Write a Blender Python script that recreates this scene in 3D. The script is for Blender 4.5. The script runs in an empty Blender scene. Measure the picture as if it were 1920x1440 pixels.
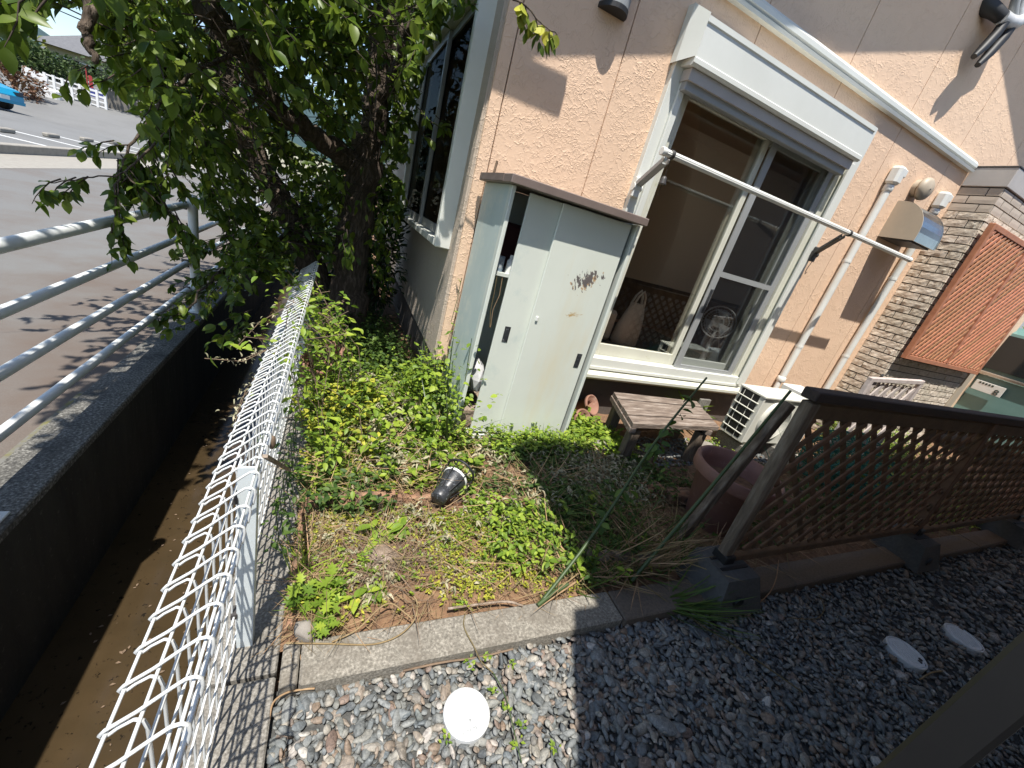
import bpy, bmesh, math, random
import numpy as np
from mathutils import Vector, Matrix
random.seed(7); RNG = np.random.default_rng(11)
R_ = math.radians
sc = bpy.context.scene
COL = sc.collection

# ------------------------------------------------------------------ camera
CH = 1.45
CR = np.array([[0.90299558, -0.34457084, 0.25665136],
               [0.08561426, -0.44106572, -0.89338191],
               [0.42103347, 0.82869293, -0.36878022]])   # rows: camera right, down, forward in world axes
CF = 755.87
cam_d = bpy.data.cameras.new('camera'); cam = bpy.data.objects.new('camera', cam_d); COL.objects.link(cam)
cam_d.sensor_width = 36; cam_d.lens = 36 * CF / 1920; cam_d.clip_start = 0.02; cam_d.clip_end = 3000
m = Matrix.Identity(4)
for i in range(3):
    m[i][0] = CR[0, i]; m[i][1] = -CR[1, i]; m[i][2] = -CR[2, i]
m[0][3], m[1][3], m[2][3] = 0, 0, CH
cam.matrix_world = m
sc.camera = cam

# ------------------------------------------------------------------ sky and sun
SUND = Vector((.145, .30, -.83)).normalized()      # direction the light travels
elev = math.asin(-SUND.z); azim = math.atan2(-SUND.x, -SUND.y)
w = bpy.data.worlds.new('World'); sc.world = w; w.use_nodes = True
nt = w.node_tree; nt.nodes.clear()
sky = nt.nodes.new('ShaderNodeTexSky'); sky.sky_type = 'NISHITA'; sky.sun_disc = False
sky.sun_elevation = elev; sky.sun_rotation = azim; sky.air_density = 1.0; sky.dust_density = .6; sky.ozone_density = 1.5
bg = nt.nodes.new('ShaderNodeBackground'); bg.inputs[1].default_value = 0.12
out = nt.nodes.new('ShaderNodeOutputWorld')
nt.links.new(sky.outputs[0], bg.inputs[0]); nt.links.new(bg.outputs[0], out.inputs[0])
sl = bpy.data.lights.new('sun', 'SUN'); sl.energy = 4.6; sl.angle = R_(.5); sl.color = (1, .955, .88)
so = bpy.data.objects.new('sun', sl); COL.objects.link(so); so.location = (-3, -6, 12)
so.rotation_euler = SUND.to_track_quat('-Z', 'Y').to_euler()
vs = sc.view_settings
vs.view_transform = 'Standard'; vs.look = 'None'; vs.gamma = 1; vs.use_curve_mapping = False; vs.exposure = 0.75
try:
    sc.cycles.max_bounces = 8; sc.cycles.diffuse_bounces = 4; sc.cycles.glossy_bounces = 3
    sc.cycles.transparent_max_bounces = 12; sc.cycles.caustics_reflective = False; sc.cycles.caustics_refractive = False
except Exception:
    pass

# ------------------------------------------------------------------ pixel rays (photo is 1920x1440) meeting planes of the place
def ray(px, py):
    return CR.T @ np.array([(px - 960) / CF, (py - 720) / CF, 1.0])
def atz(px, py, z):
    d = ray(px, py); return np.array([0, 0, CH]) + d * ((z - CH) / d[2])
def aty(px, py, y):
    d = ray(px, py); return np.array([0, 0, CH]) + d * (y / d[1])
def atx(px, py, x):
    d = ray(px, py); return np.array([0, 0, CH]) + d * (x / d[0])
def proj(P):
    q = (np.asarray(P, float) - [0, 0, CH]) @ CR.T
    z = np.where(q[..., 2] > 1e-3, q[..., 2], 1e-3)
    return 960 + CF * q[..., 0] / z, 720 + CF * q[..., 1] / z, q[..., 2]

# ------------------------------------------------------------------ materials
def N(nt, t, **k):
    n = nt.nodes.new(t)
    for a, b in k.items():
        if a in n.inputs.keys():
            n.inputs[a].default_value = b
        else:
            setattr(n, a, b)
    return n
def ramp(nt, fac, stops):
    r = nt.nodes.new('ShaderNodeValToRGB'); e = r.color_ramp.elements
    while len(e) < len(stops): e.new(.5)
    for i, (p, c) in enumerate(stops):
        e[i].position = p; e[i].color = (*c, 1) if len(c) == 3 else c
    nt.links.new(fac, r.inputs[0]); return r
MATS = {}
def mat(name, c, c2=None, rough=.7, scale=8, detail=5, bump=0, bscale=None, bdist=.01, metal=0, spec=.5, rnd=0, translucent=0, stretch=None, c3=None, dirt=None):
    """principled material: noise between c and c2, bump, per-piece random value change"""
    if name in MATS: return MATS[name]
    M = bpy.data.materials.new(name); M.use_nodes = True; nt = M.node_tree; L = nt.links
    b = nt.nodes['Principled BSDF']; b.inputs['Roughness'].default_value = rough; b.inputs['Metallic'].default_value = metal
    b.inputs['Specular IOR Level'].default_value = spec
    geo = N(nt, 'ShaderNodeNewGeometry'); pos = geo.outputs['Position']
    if stretch:
        mp = N(nt, 'ShaderNodeMapping'); mp.inputs['Scale'].default_value = stretch; L.new(pos, mp.inputs[0]); pos = mp.outputs[0]
    no = N(nt, 'ShaderNodeTexNoise', Scale=scale, Detail=detail, Roughness=.6); L.new(pos, no.inputs['Vector'])
    c2 = c2 or tuple(x * .8 for x in c)
    stops = [(.3, c2), (.68, c)] if not c3 else [(.28, c2), (.5, c), (.72, c3)]
    col = ramp(nt, no.outputs[0], stops).outputs[0]
    if dirt:   # (colour, scale, low, high)
        n2 = N(nt, 'ShaderNodeTexNoise', Scale=dirt[1], Detail=6, Roughness=.7); L.new(geo.outputs['Position'], n2.inputs['Vector'])
        rr = ramp(nt, n2.outputs[0], [(dirt[2], (0, 0, 0)), (dirt[3], (1, 1, 1))])
        mx = N(nt, 'ShaderNodeMix', data_type='RGBA'); L.new(rr.outputs[0], mx.inputs[0]); L.new(col, mx.inputs[6]); mx.inputs[7].default_value = (*dirt[0], 1); col = mx.outputs[2]
    if rnd:
        at = N(nt, 'ShaderNodeAttribute', attribute_name='rnd'); oi = N(nt, 'ShaderNodeObjectInfo')
        ad = N(nt, 'ShaderNodeMath', operation='ADD'); L.new(at.outputs['Fac'], ad.inputs[0]); L.new(oi.outputs['Random'], ad.inputs[1])
        fr = N(nt, 'ShaderNodeMath', operation='FRACT'); L.new(ad.outputs[0], fr.inputs[0])
        mr = N(nt, 'ShaderNodeMapRange'); L.new(fr.outputs[0], mr.inputs[0]); mr.inputs[3].default_value = 1 - rnd; mr.inputs[4].default_value = 1 + rnd
        hs = N(nt, 'ShaderNodeHueSaturation'); L.new(col, hs.inputs['Color']); L.new(mr.outputs[0], hs.inputs['Value'])
        mh = N(nt, 'ShaderNodeMapRange'); L.new(fr.outputs[0], mh.inputs[0]); mh.inputs[3].default_value = .5 + rnd * .05; mh.inputs[4].default_value = .5 - rnd * .05
        L.new(mh.outputs[0], hs.inputs['Hue']); col = hs.outputs[0]
    L.new(col, b.inputs['Base Color'])
    if bump:
        nb = N(nt, 'ShaderNodeTexNoise', Scale=bscale or scale * 6, Detail=5); L.new(pos, nb.inputs['Vector'])
        bp = N(nt, 'ShaderNodeBump', Strength=bump, Distance=bdist); L.new(nb.outputs[0], bp.inputs['Height']); L.new(bp.outputs[0], b.inputs['Normal'])
    if translucent:
        tr = N(nt, 'ShaderNodeBsdfTranslucent'); L.new(col, tr.inputs[0])
        ms = N(nt, 'ShaderNodeMixShader'); ms.inputs[0].default_value = translucent
        L.new(b.outputs[0], ms.inputs[1]); L.new(tr.outputs[0], ms.inputs[2]); L.new(ms.outputs[0], nt.nodes['Material Output'].inputs[0])
    MATS[name] = M; return M

def stucco(name, c, c2):
    M = bpy.data.materials.new(name); M.use_nodes = True; nt = M.node_tree; L = nt.links
    b = nt.nodes['Principled BSDF']; b.inputs['Roughness'].default_value = .85; b.inputs['Specular IOR Level'].default_value = .25
    geo = N(nt, 'ShaderNodeNewGeometry')
    n0 = N(nt, 'ShaderNodeTexNoise', Scale=1.3, Detail=4); L.new(geo.outputs['Position'], n0.inputs['Vector'])
    L.new(ramp(nt, n0.outputs[0], [(.3, c2), (.7, c)]).outputs[0], b.inputs['Base Color'])
    H = None
    for k, (sc_n, sc_v, amp, lo, hi, off) in enumerate(((7, 13, .26, .46, .58, 0), (11, 21, .16, .44, .60, 7.3), (5, 8, .34, .50, .60, 3.1))):
        of = N(nt, 'ShaderNodeVectorMath', operation='ADD'); L.new(geo.outputs['Position'], of.inputs[0]); of.inputs[1].default_value = (off, off, off)
        nd = N(nt, 'ShaderNodeTexNoise', Scale=sc_n, Detail=4, Roughness=.6); L.new(of.outputs[0], nd.inputs['Vector'])
        va = N(nt, 'ShaderNodeVectorMath', operation='SCALE'); va.inputs['Scale'].default_value = amp; L.new(nd.outputs['Color'], va.inputs[0])
        vb = N(nt, 'ShaderNodeVectorMath', operation='ADD'); L.new(va.outputs[0], vb.inputs[0]); L.new(of.outputs[0], vb.inputs[1])
        vo = N(nt, 'ShaderNodeTexVoronoi', feature='DISTANCE_TO_EDGE', Scale=sc_v); L.new(vb.outputs[0], vo.inputs['Vector'])
        r1 = ramp(nt, vo.outputs[0], [(0.0, (1, 1, 1)), (.05, (.25, .25, .25)), (.16, (0, 0, 0))])
        nm = N(nt, 'ShaderNodeTexNoise', Scale=sc_v * .8, Detail=3); L.new(of.outputs[0], nm.inputs['Vector'])
        r2 = ramp(nt, nm.outputs[0], [(lo, (0, 0, 0)), (hi, (1, 1, 1))])
        mu = N(nt, 'ShaderNodeMath', operation='MULTIPLY'); L.new(r1.outputs[0], mu.inputs[0]); L.new(r2.outputs[0], mu.inputs[1])
        if H is None: H = mu.outputs[0]
        else:
            ad = N(nt, 'ShaderNodeMath', operation='MAXIMUM'); L.new(H, ad.inputs[0]); L.new(mu.outputs[0], ad.inputs[1]); H = ad.outputs[0]
    nf = N(nt, 'ShaderNodeTexNoise', Scale=60, Detail=5, Roughness=.7); L.new(geo.outputs['Position'], nf.inputs['Vector'])
    ml = N(nt, 'ShaderNodeMath', operation='MULTIPLY_ADD'); L.new(nf.outputs[0], ml.inputs[0]); ml.inputs[1].default_value = .5; L.new(H, ml.inputs[2])
    bp = N(nt, 'ShaderNodeBump', Strength=.6, Distance=.0042); L.new(ml.outputs[0], bp.inputs['Height']); L.new(bp.outputs[0], b.inputs['Normal'])
    MATS[name] = M; return M

def gravel_mat(name):
    M = bpy.data.materials.new(name); M.use_nodes = True; nt = M.node_tree; L = nt.links
    b = nt.nodes['Principled BSDF']; b.inputs['Roughness'].default_value = .62; b.inputs['Specular IOR Level'].default_value = .4
    at = N(nt, 'ShaderNodeAttribute', attribute_name='rnd'); oi = N(nt, 'ShaderNodeObjectInfo')
    ad = N(nt, 'ShaderNodeMath', operation='ADD'); L.new(at.outputs['Fac'], ad.inputs[0]); L.new(oi.outputs['Random'], ad.inputs[1])
    fr = N(nt, 'ShaderNodeMath', operation='FRACT'); L.new(ad.outputs[0], fr.inputs[0])
    rp = ramp(nt, fr.outputs[0], [(0, (.085, .093, .096)), (.16, (.15, .16, .158)), (.32, (.21, .215, .205)), (.46, (.125, .142, .15)), (.58, (.25, .24, .21)), (.68, (.22, .16, .115)), (.76, (.15, .165, .158)), (.86, (.30, .275, .23)), (.93, (.17, .12, .095)), (1, (.46, .44, .40))])
    geo = N(nt, 'ShaderNodeNewGeometry'); no = N(nt, 'ShaderNodeTexNoise', Scale=70, Detail=5, Roughness=.65, Distortion=1.2); L.new(geo.outputs['Position'], no.inputs['Vector'])
    r2 = ramp(nt, no.outputs[0], [(.32, (.5, .5, .51)), (.52, (1, 1, 1)), (.66, (1.35, 1.32, 1.28)), (.70, (1.9, 1.85, 1.75))])
    mx = N(nt, 'ShaderNodeMix', data_type='RGBA', blend_type='MULTIPLY'); mx.inputs[0].default_value = 1
    L.new(rp.outputs[0], mx.inputs[6]); L.new(r2.outputs[0], mx.inputs[7]); L.new(mx.outputs[2], b.inputs['Base Color'])
    bp = N(nt, 'ShaderNodeBump', Strength=.25, Distance=.004); L.new(no.outputs[0], bp.inputs['Height']); L.new(bp.outputs[0], b.inputs['Normal'])
    MATS[name] = M; return M

def glass_mat(name, tint, refl):
    M = bpy.data.materials.new(name); M.use_nodes = True; nt = M.node_tree; L = nt.links; nt.nodes.clear()
    o = N(nt, 'ShaderNodeOutputMaterial'); t = N(nt, 'ShaderNodeBsdfTransparent'); t.inputs[0].default_value = (*tint, 1)
    g = N(nt, 'ShaderNodeBsdfGlossy', Roughness=.02); g.inputs[0].default_value = (.9, .95, .95, 1)
    lw = N(nt, 'ShaderNodeFresnel', IOR=1.5); ma = N(nt, 'ShaderNodeMath', operation='MULTIPLY'); L.new(lw.outputs[0], ma.inputs[0]); ma.inputs[1].default_value = refl
    mx = N(nt, 'ShaderNodeMixShader'); L.new(ma.outputs[0], mx.inputs[0]); L.new(t.outputs[0], mx.inputs[1]); L.new(g.outputs[0], mx.inputs[2]); L.new(mx.outputs[0], o.inputs[0])
    MATS[name] = M; return M
def screen_mat(name):
    M = bpy.data.materials.new(name); M.use_nodes = True; nt = M.node_tree; L = nt.links; nt.nodes.clear()
    o = N(nt, 'ShaderNodeOutputMaterial'); t = N(nt, 'ShaderNodeBsdfTransparent'); t.inputs[0].default_value = (.80, .83, .87, 1)
    d = N(nt, 'ShaderNodeBsdfDiffuse'); d.inputs[0].default_value = (.03, .034, .042, 1)
    mx = N(nt, 'ShaderNodeMixShader'); mx.inputs[0].default_value = .2; L.new(t.outputs[0], mx.inputs[1]); L.new(d.outputs[0], mx.inputs[2]); L.new(mx.outputs[0], o.inputs[0])
    MATS[name] = M; return M

def door_mat(name):
    """painted steel with rusty scrapes and an ochre stain, placed on the right door"""
    M = mat(name, (.66, .69, .62), (.62, .65, .58), rough=.42, scale=3, bump=.05, bscale=6, bdist=.01)
    nt = M.node_tree; L = nt.links; b = nt.nodes['Principled BSDF']
    col = b.inputs['Base Color'].links[0].from_socket
    geo = N(nt, 'ShaderNodeNewGeometry')
    def blob(cx, cz, rx, rz, rot, colr, nscale, lo, hi, stretch):
        nonlocal col
        mp = N(nt, 'ShaderNodeMapping', vector_type='TEXTURE'); mp.inputs['Location'].default_value = (cx, 2.2, cz); mp.inputs['Rotation'].default_value = (0, rot, 0); mp.inputs['Scale'].default_value = (rx, 1, rz)
        L.new(geo.outputs['Position'], mp.inputs[0])
        sp = N(nt, 'ShaderNodeSeparateXYZ'); L.new(mp.outputs[0], sp.inputs[0])
        cb = N(nt, 'ShaderNodeCombineXYZ'); L.new(sp.outputs[0], cb.inputs[0]); L.new(sp.outputs[2], cb.inputs[2])
        ln = N(nt, 'ShaderNodeVectorMath', operation='LENGTH'); L.new(cb.outputs[0], ln.inputs[0])
        m2 = N(nt, 'ShaderNodeMapping'); m2.inputs['Scale'].default_value = stretch; L.new(mp.outputs[0], m2.inputs[0])
        no = N(nt, 'ShaderNodeTexNoise', Scale=nscale, Detail=5, Roughness=.6); L.new(m2.outputs[0], no.inputs['Vector'])
        ma = N(nt, 'ShaderNodeMath', operation='MULTIPLY_ADD'); L.new(ln.outputs['Value'], ma.inputs[0]); ma.inputs[1].default_value = -.22; L.new(no.outputs[0], ma.inputs[2])
        rr = ramp(nt, ma.outputs[0], [(lo, (0, 0, 0)), (hi, (1, 1, 1))])
        mx = N(nt, 'ShaderNodeMix', data_type='RGBA'); L.new(rr.outputs[0], mx.inputs[0]); L.new(col, mx.inputs[6]); mx.inputs[7].default_value = (*colr, 1); col = mx.outputs[2]
    blob(1.36, .70, .13, .45, 0, (.64, .58, .41), 1.2, .20, .85, (1, 1, .8))
    blob(1.405, 1.21, .13, .07, -.5, (.45, .30, .16), 2.6, .42, .48, (1.3, 1, .6))
    blob(1.40, 1.225, .125, .065, -.5, (.13, .115, .11), 2.7, .385, .40, (2.2, 1, .5))
    blob(1.38, 1.0, .06, .02, -.1, (.45, .30, .12), 1.4, .34, .5, (1, 1, 1))
    L.new(col, b.inputs['Base Color'])
    return M

# palette
M_stucco = stucco('peach_stucco', (.77, .555, .395), (.74, .525, .37))
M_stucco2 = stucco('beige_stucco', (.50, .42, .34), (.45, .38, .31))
M_found = mat('foundation_render', (.115, .095, .08), (.09, .075, .065), rough=.9, scale=4, bump=.3, bscale=60)
M_white = mat('cream_aluminium', (.70, .71, .66), (.64, .65, .60), rough=.4, scale=3)
M_sash = mat('ivory_sash', (.66, .66, .56), (.60, .59, .50), rough=.4, scale=3, dirt=((.42, .42, .22), 9, .62, .8))
M_grey = mat('grey_aluminium', (.32, .33, .33), (.28, .29, .29), rough=.45, scale=5)
M_dgrey = mat('dark_metal', (.055, .05, .048), (.04, .038, .036), rough=.5)
M_brownm = mat('brown_roof_metal', (.20, .155, .135), (.16, .122, .108), rough=.5, scale=6, dirt=((.28, .23, .2), 14, .6, .75))
M_steel = mat('locker_steel', (.66, .69, .62), (.61, .64, .58), rough=.42, scale=3, dirt=((.48, .55, .52), 5, .55, .8))
M_steelside = mat('locker_side_steel', (.58, .65, .61), (.46, .54, .52), rough=.5, scale=2.2, stretch=(1, 1, .5), dirt=((.62, .65, .58), 7, .5, .7))
M_door = door_mat('locker_door_steel')
M_black = mat('black_plastic', (.035, .037, .041), (.022, .024, .027), rough=.38, dirt=((.22, .24, .26), 70, .56, .70))
M_blackp = mat('matt_black', (.016, .016, .017), (.011, .011, .012), rough=.55)
M_stain = mat('stainless', (.58, .56, .52), (.50, .48, .45), rough=.24, metal=1, scale=20, dirt=((.25, .22, .2), 90, .66, .7))
M_pvc = mat('pvc_white', (.72, .73, .70), (.66, .66, .62), rough=.35)
M_beige = mat('vent_beige', (.44, .37, .28), (.40, .34, .26), rough=.5)
M_ac = mat('ac_ivory', (.68, .67, .59), (.60, .59, .52), rough=.45, scale=5, dirt=((.45, .42, .33), 8, .6, .8))
M_oldwood = mat('weathered_wood', (.19, .145, .115), (.085, .062, .05), rough=.85, scale=7, stretch=(1, 6, 6), bump=.6, bscale=18, bdist=.008, c3=(.34, .29, .25))
M_postwood = mat('greyed_post_wood', (.14, .105, .075), (.06, .045, .034), rough=.85, scale=9, stretch=(4, 4, .6), bump=.6, bscale=20, bdist=.008, c3=(.26, .215, .17))
M_fencewood = mat('dark_fence_wood', (.17, .10, .058), (.10, .058, .035), rough=.8, scale=12, bump=.3, bscale=50, rnd=.25)
M_railwood = mat('rail_wood', (.055, .036, .03), (.03, .022, .02), rough=.85, scale=8, stretch=(.6, 5, 5), bump=.5, bscale=25, bdist=.005)
M_orange = mat('orange_stained_wood', (.42, .19, .095), (.30, .125, .06), rough=.55, scale=14, rnd=.2)
M_whitewood = mat('faded_white_wood', (.52, .46, .43), (.36, .31, .29), rough=.8, scale=16, rnd=.12)
M_plankbed = mat('reddish_bed_board', (.27, .145, .085), (.14, .08, .052), rough=.95, scale=11, stretch=(1, 4, 4), bump=.8, bscale=22, bdist=.01, c3=(.36, .22, .14), dirt=((.06, .048, .04), 9, .48, .62))
M_conc = mat('concrete_aggregate', (.20, .185, .16), (.09, .082, .07), rough=.9, scale=130, detail=3, bump=.4, bscale=120, bdist=.003, c3=(.33, .31, .275), dirt=((.10, .092, .08), 3.5, .48, .75))
M_kerb = mat('kerb_concrete', (.20, .182, .15), (.10, .09, .074), rough=.9, scale=120, detail=3, bump=.5, bscale=120, bdist=.003, c3=(.36, .33, .28), dirt=((.145, .125, .10), 6, .48, .74))
M_kerbdark = mat('shaded_kerb_concrete', (.15, .12, .092), (.09, .073, .058), rough=.9, scale=90, bump=.3, bscale=100, bdist=.003)  # browner kerb stones lying in shade, part of that shade put into the colour
M_blockc = mat('grey_block_concrete', (.085, .085, .082), (.06, .06, .058), rough=.9, scale=60, bump=.3, bscale=120, bdist=.003)
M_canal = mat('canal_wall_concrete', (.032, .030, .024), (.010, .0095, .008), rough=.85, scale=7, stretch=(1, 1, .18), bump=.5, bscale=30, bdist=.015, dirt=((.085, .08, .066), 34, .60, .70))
M_coping = mat('canal_coping_concrete', (.105, .10, .088), (.03, .029, .026), rough=.9, scale=95, detail=3, bump=.6, bscale=90, bdist=.005, c3=(.30, .29, .26), dirt=((.032, .031, .028), 5, .48, .72))
M_asph = mat('asphalt', (.165, .163, .156), (.125, .123, .118), rough=.9, scale=140, detail=3, bump=.3, bscale=160, bdist=.004, dirt=((.125, .105, .09), .8, .45, .7))
M_asph2 = mat('far_asphalt', (.175, .174, .168), (.15, .149, .144), rough=.9, scale=30, dirt=((.13, .128, .122), .5, .45, .75))
M_gutter = mat('gutter_concrete', (.30, .28, .24), (.24, .22, .19), rough=.9, scale=10)
M_paint = mat('white_road_paint', (.72, .72, .70), (.6, .6, .58), rough=.7, scale=20)
M_moss = mat('moss', (.15, .14, .04), (.13, .12, .10), rough=.95, scale=9, detail=8, dirt=((.15, .145, .13), 16, .42, .56))
M_soil = mat('soil', (.185, .105, .058), (.095, .058, .036), rough=1, scale=22, bump=.9, bscale=60, bdist=.015, c3=(.26, .16, .09))
M_gravelbase = mat('gravel_base', (.09, .09, .085), (.05, .05, .048), rough=1, scale=80, bump=.6, bscale=90, bdist=.01)
M_gravel = gravel_mat('pebble_stone')
M_wire = mat('white_coated_wire', (.66, .67, .66), (.60, .61, .60), rough=.35, scale=8, dirt=((.42, .41, .37), 25, .64, .76))
M_fpost = mat('fence_post_white', (.66, .71, .72), (.62, .67, .68), rough=.35)
M_railw = mat('railing_grey_white', (.66, .68, .67), (.58, .60, .59), rough=.4, scale=12, dirt=((.30, .31, .30), 18, .66, .78))
M_terra = mat('terracotta', (.30, .155, .105), (.24, .12, .085), rough=.8, scale=10, dirt=((.42, .29, .23), 12, .55, .75))
M_pinkt = mat('dusty_terracotta_plastic', (.27, .135, .105), (.20, .10, .08), rough=.6, scale=8, dirt=((.36, .24, .2), 20, .6, .75))
M_lid = mat('white_lid_plastic', (.66, .67, .665), (.58, .59, .585), rough=.5, scale=40, bump=.15, bscale=200, dirt=((.44, .43, .40), 22, .62, .78))
M_glass = glass_mat('window_glass', (.97, .96, .93), .5)
M_glassd = glass_mat('side_window_glass', (.42, .44, .44), .07)
M_screen = screen_mat('insect_screen')
M_room = mat('room_plaster', (.86, .62, .37), (.82, .58, .34), rough=.9, scale=2)
M_roomw = mat('room_wainscot', (.14, .09, .055), (.07, .045, .03), rough=.6, scale=5, c3=(.24, .16, .09))
M_floor = mat('room_wood_floor', (.46, .21, .08), (.34, .15, .06), rough=.4, scale=10, stretch=(1, 6, 1))
M_carpet = mat('room_rug', (.10, .105, .10), (.08, .083, .08), rough=1)
M_bag = mat('cloth_bag', (.72, .68, .58), (.62, .58, .49), rough=.9, scale=6)
M_fan = mat('fan_plastic', (.80, .81, .80), (.76, .77, .76), rough=.4)
M_bluefan = mat('fan_base_plastic', (.74, .79, .84), (.70, .75, .80), rough=.35)
M_curtain = mat('red_curtain', (.17, .045, .045), (.12, .03, .03), rough=.9)
M_brick = mat('split_face_brick', (.58, .50, .40), (.43, .355, .275), rough=.9, scale=24, stretch=(.7, .7, 1.6), bump=.55, bscale=40, bdist=.008, c3=(.70, .64, .54), rnd=.12)
M_brickflat = mat('smooth_tile_brick', (.52, .45, .37), (.47, .40, .33), rough=.8, scale=10, rnd=.08)
M_mortar = mat('dark_mortar', (.055, .05, .048), (.04, .036, .034), rough=1, scale=30)
M_cap = mat('grey_cap', (.46, .43, .40), (.41, .38, .355), rough=.55)
M_capedge = mat('dark_cap_edge', (.07, .065, .06), (.055, .05, .05), rough=.5)
M_bark = mat('bark', (.085, .062, .045), (.035, .027, .02), rough=1, scale=14, stretch=(3, 3, .7), bump=1, bscale=26, bdist=.02, c3=(.19, .15, .12))
M_twig = mat('twig_bark', (.06, .042, .03), (.035, .025, .018), rough=.9)
M_leafA = mat('tree_leaf', (.145, .215, .026), (.09, .145, .018), rough=.40, scale=9, rnd=.42, translucent=.5, spec=.45)
M_leafB = mat('dark_shrub_leaf', (.03, .062, .018), (.02, .042, .013), rough=.4, scale=9, rnd=.35, translucent=.2, spec=.5)
M_weed = mat('weed_leaf', (.25, .36, .04), (.17, .26, .03), rough=.5, scale=7, rnd=.42, translucent=.38, spec=.4)
M_weedy = mat('yellow_weed_leaf', (.42, .43, .05), (.30, .33, .04), rough=.55, scale=9, rnd=.38, translucent=.36, spec=.35)
M_weedd = mat('deep_weed_leaf', (.085, .15, .028), (.055, .10, .02), rough=.55, scale=7, rnd=.4, translucent=.32, spec=.35)
M_wilt = mat('wilted_leaf', (.42, .39, .26), (.27, .26, .16), rough=.8, scale=9, rnd=.35, translucent=.2, spec=.2)
M_straw = mat('straw', (.33, .24, .13), (.19, .125, .065), rough=.85, scale=20, rnd=.45, spec=.2)
M_stem = mat('green_stem', (.05, .082, .024), (.034, .058, .018), rough=.5, scale=30)
M_stemb = mat('brown_stem', (.21, .145, .095), (.13, .09, .06), rough=.9, scale=30)
M_stone = mat('grey_stone', (.30, .27, .235), (.20, .18, .155), rough=.9, scale=18, bump=.5, bscale=40, bdist=.006)
M_stump = mat('stump_wood', (.25, .19, .14), (.11, .078, .055), rough=1, scale=16, bump=1, bscale=30, bdist=.02, c3=(.40, .33, .27))
M_post = mat('bronze_post', (.042, .036, .033), (.036, .031, .029), rough=.42, metal=.2)
M_nbwall = mat('neighbour_wall', (.50, .46, .41), (.46, .42, .38), rough=.9)
M_net = mat('green_net', (.05, .23, .18), (.03, .16, .125), rough=.6, translucent=.3)
M_water = mat('murky_water', (.058, .039, .020), (.038, .026, .013), rough=.10, scale=3.5, detail=6, bump=.03, bscale=14, bdist=.01, dirt=((.013, .0095, .006), 34, .60, .655), spec=.5)
M_car = mat('teal_car_paint', (.15, .27, .255), (.135, .25, .235), rough=.2, spec=.6)
M_carblue = mat('bright_blue_car_paint', (.01, .27, .46), (.01, .25, .43), rough=.2, spec=.6)
M_carglass = mat('dark_car_glass', (.012, .014, .015), (.01, .012, .013), rough=.08, spec=.6)
M_plate = mat('number_plate', (.72, .73, .70), (.68, .69, .66), rough=.5)
M_tilegrey = mat('grey_roof_tile', (.14, .14, .145), (.10, .10, .105), rough=.7, scale=6)
M_hwall = mat('far_house_wall', (.40, .35, .29), (.36, .32, .27), rough=.9)
M_hwhite = mat('far_white_wall', (.74, .73, .71), (.7, .69, .67), rough=.8)
M_hill = mat('hill_forest', (.035, .07, .075), (.025, .05, .055), rough=1, scale=.05)
M_verge = mat('verge_grass', (.09, .11, .03), (.06, .08, .025), rough=1, scale=3)
M_bushr = mat('reddish_bush_leaf', (.17, .085, .04), (.11, .06, .03), rough=.7, scale=4, rnd=.35, translucent=.25)
M_bushg = mat('far_bush_leaf', (.06, .10, .025), (.035, .065, .018), rough=.7, scale=4, rnd=.4, translucent=.25)
M_bushy = mat('far_yellow_leaf', (.17, .19, .03), (.12, .14, .025), rough=.7, scale=4, rnd=.3, translucent=.25)
M_sign = mat('blue_sign', (.035, .045, .22), (.03, .04, .2), rough=.5)
M_red = mat('red_banner', (.35, .03, .03), (.3, .03, .03), rough=.7)
M_stonew = mat('far_stone_wall', (.20, .18, .155), (.13, .12, .10), rough=.95, scale=5)
M_hose = mat('orange_hose', (.62, .22, .06), (.55, .19, .05), rough=.4)
M_plastic = mat('clear_plastic_bag', (.6, .6, .6), (.45, .45, .45), rough=.25, scale=30)
M_maroon = mat('maroon_cloth', (.085, .025, .025), (.06, .02, .02), rough=.9)
M_ink = mat('dark_print', (.03, .05, .04), (.03, .05, .04), rough=.6)
M_inkb = mat('white_print', (.7, .7, .7), (.65, .65, .65), rough=.6)
M_can = mat('can_label', (.10, .16, .22), (.4, .42, .42), rough=.4, scale=40)

def brown_edge(M):
    nt = M.node_tree; L = nt.links; b = nt.nodes['Principled BSDF']; col = b.inputs['Base Color'].links[0].from_socket
    geo = N(nt, 'ShaderNodeNewGeometry'); sp = N(nt, 'ShaderNodeSeparateXYZ'); L.new(geo.outputs['Position'], sp.inputs[0])
    no = N(nt, 'ShaderNodeTexNoise', Scale=1.6, Detail=5); L.new(geo.outputs['Position'], no.inputs['Vector'])
    ma = N(nt, 'ShaderNodeMath', operation='MULTIPLY_ADD'); L.new(no.outputs[0], ma.inputs[0]); ma.inputs[1].default_value = 1.1; L.new(sp.outputs[0], ma.inputs[2])
    mr = N(nt, 'ShaderNodeMapRange'); L.new(ma.outputs[0], mr.inputs[0]); mr.inputs[1].default_value = -1.9; mr.inputs[2].default_value = -.7; mr.inputs[3].default_value = 0; mr.inputs[4].default_value = .85
    mx = N(nt, 'ShaderNodeMix', data_type='RGBA', blend_type='MULTIPLY'); L.new(mr.outputs[0], mx.inputs[0]); L.new(col, mx.inputs[6]); mx.inputs[7].default_value = (.82, .66, .56, 1); L.new(mx.outputs[2], b.inputs['Base Color'])
brown_edge(M_asph)

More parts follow.
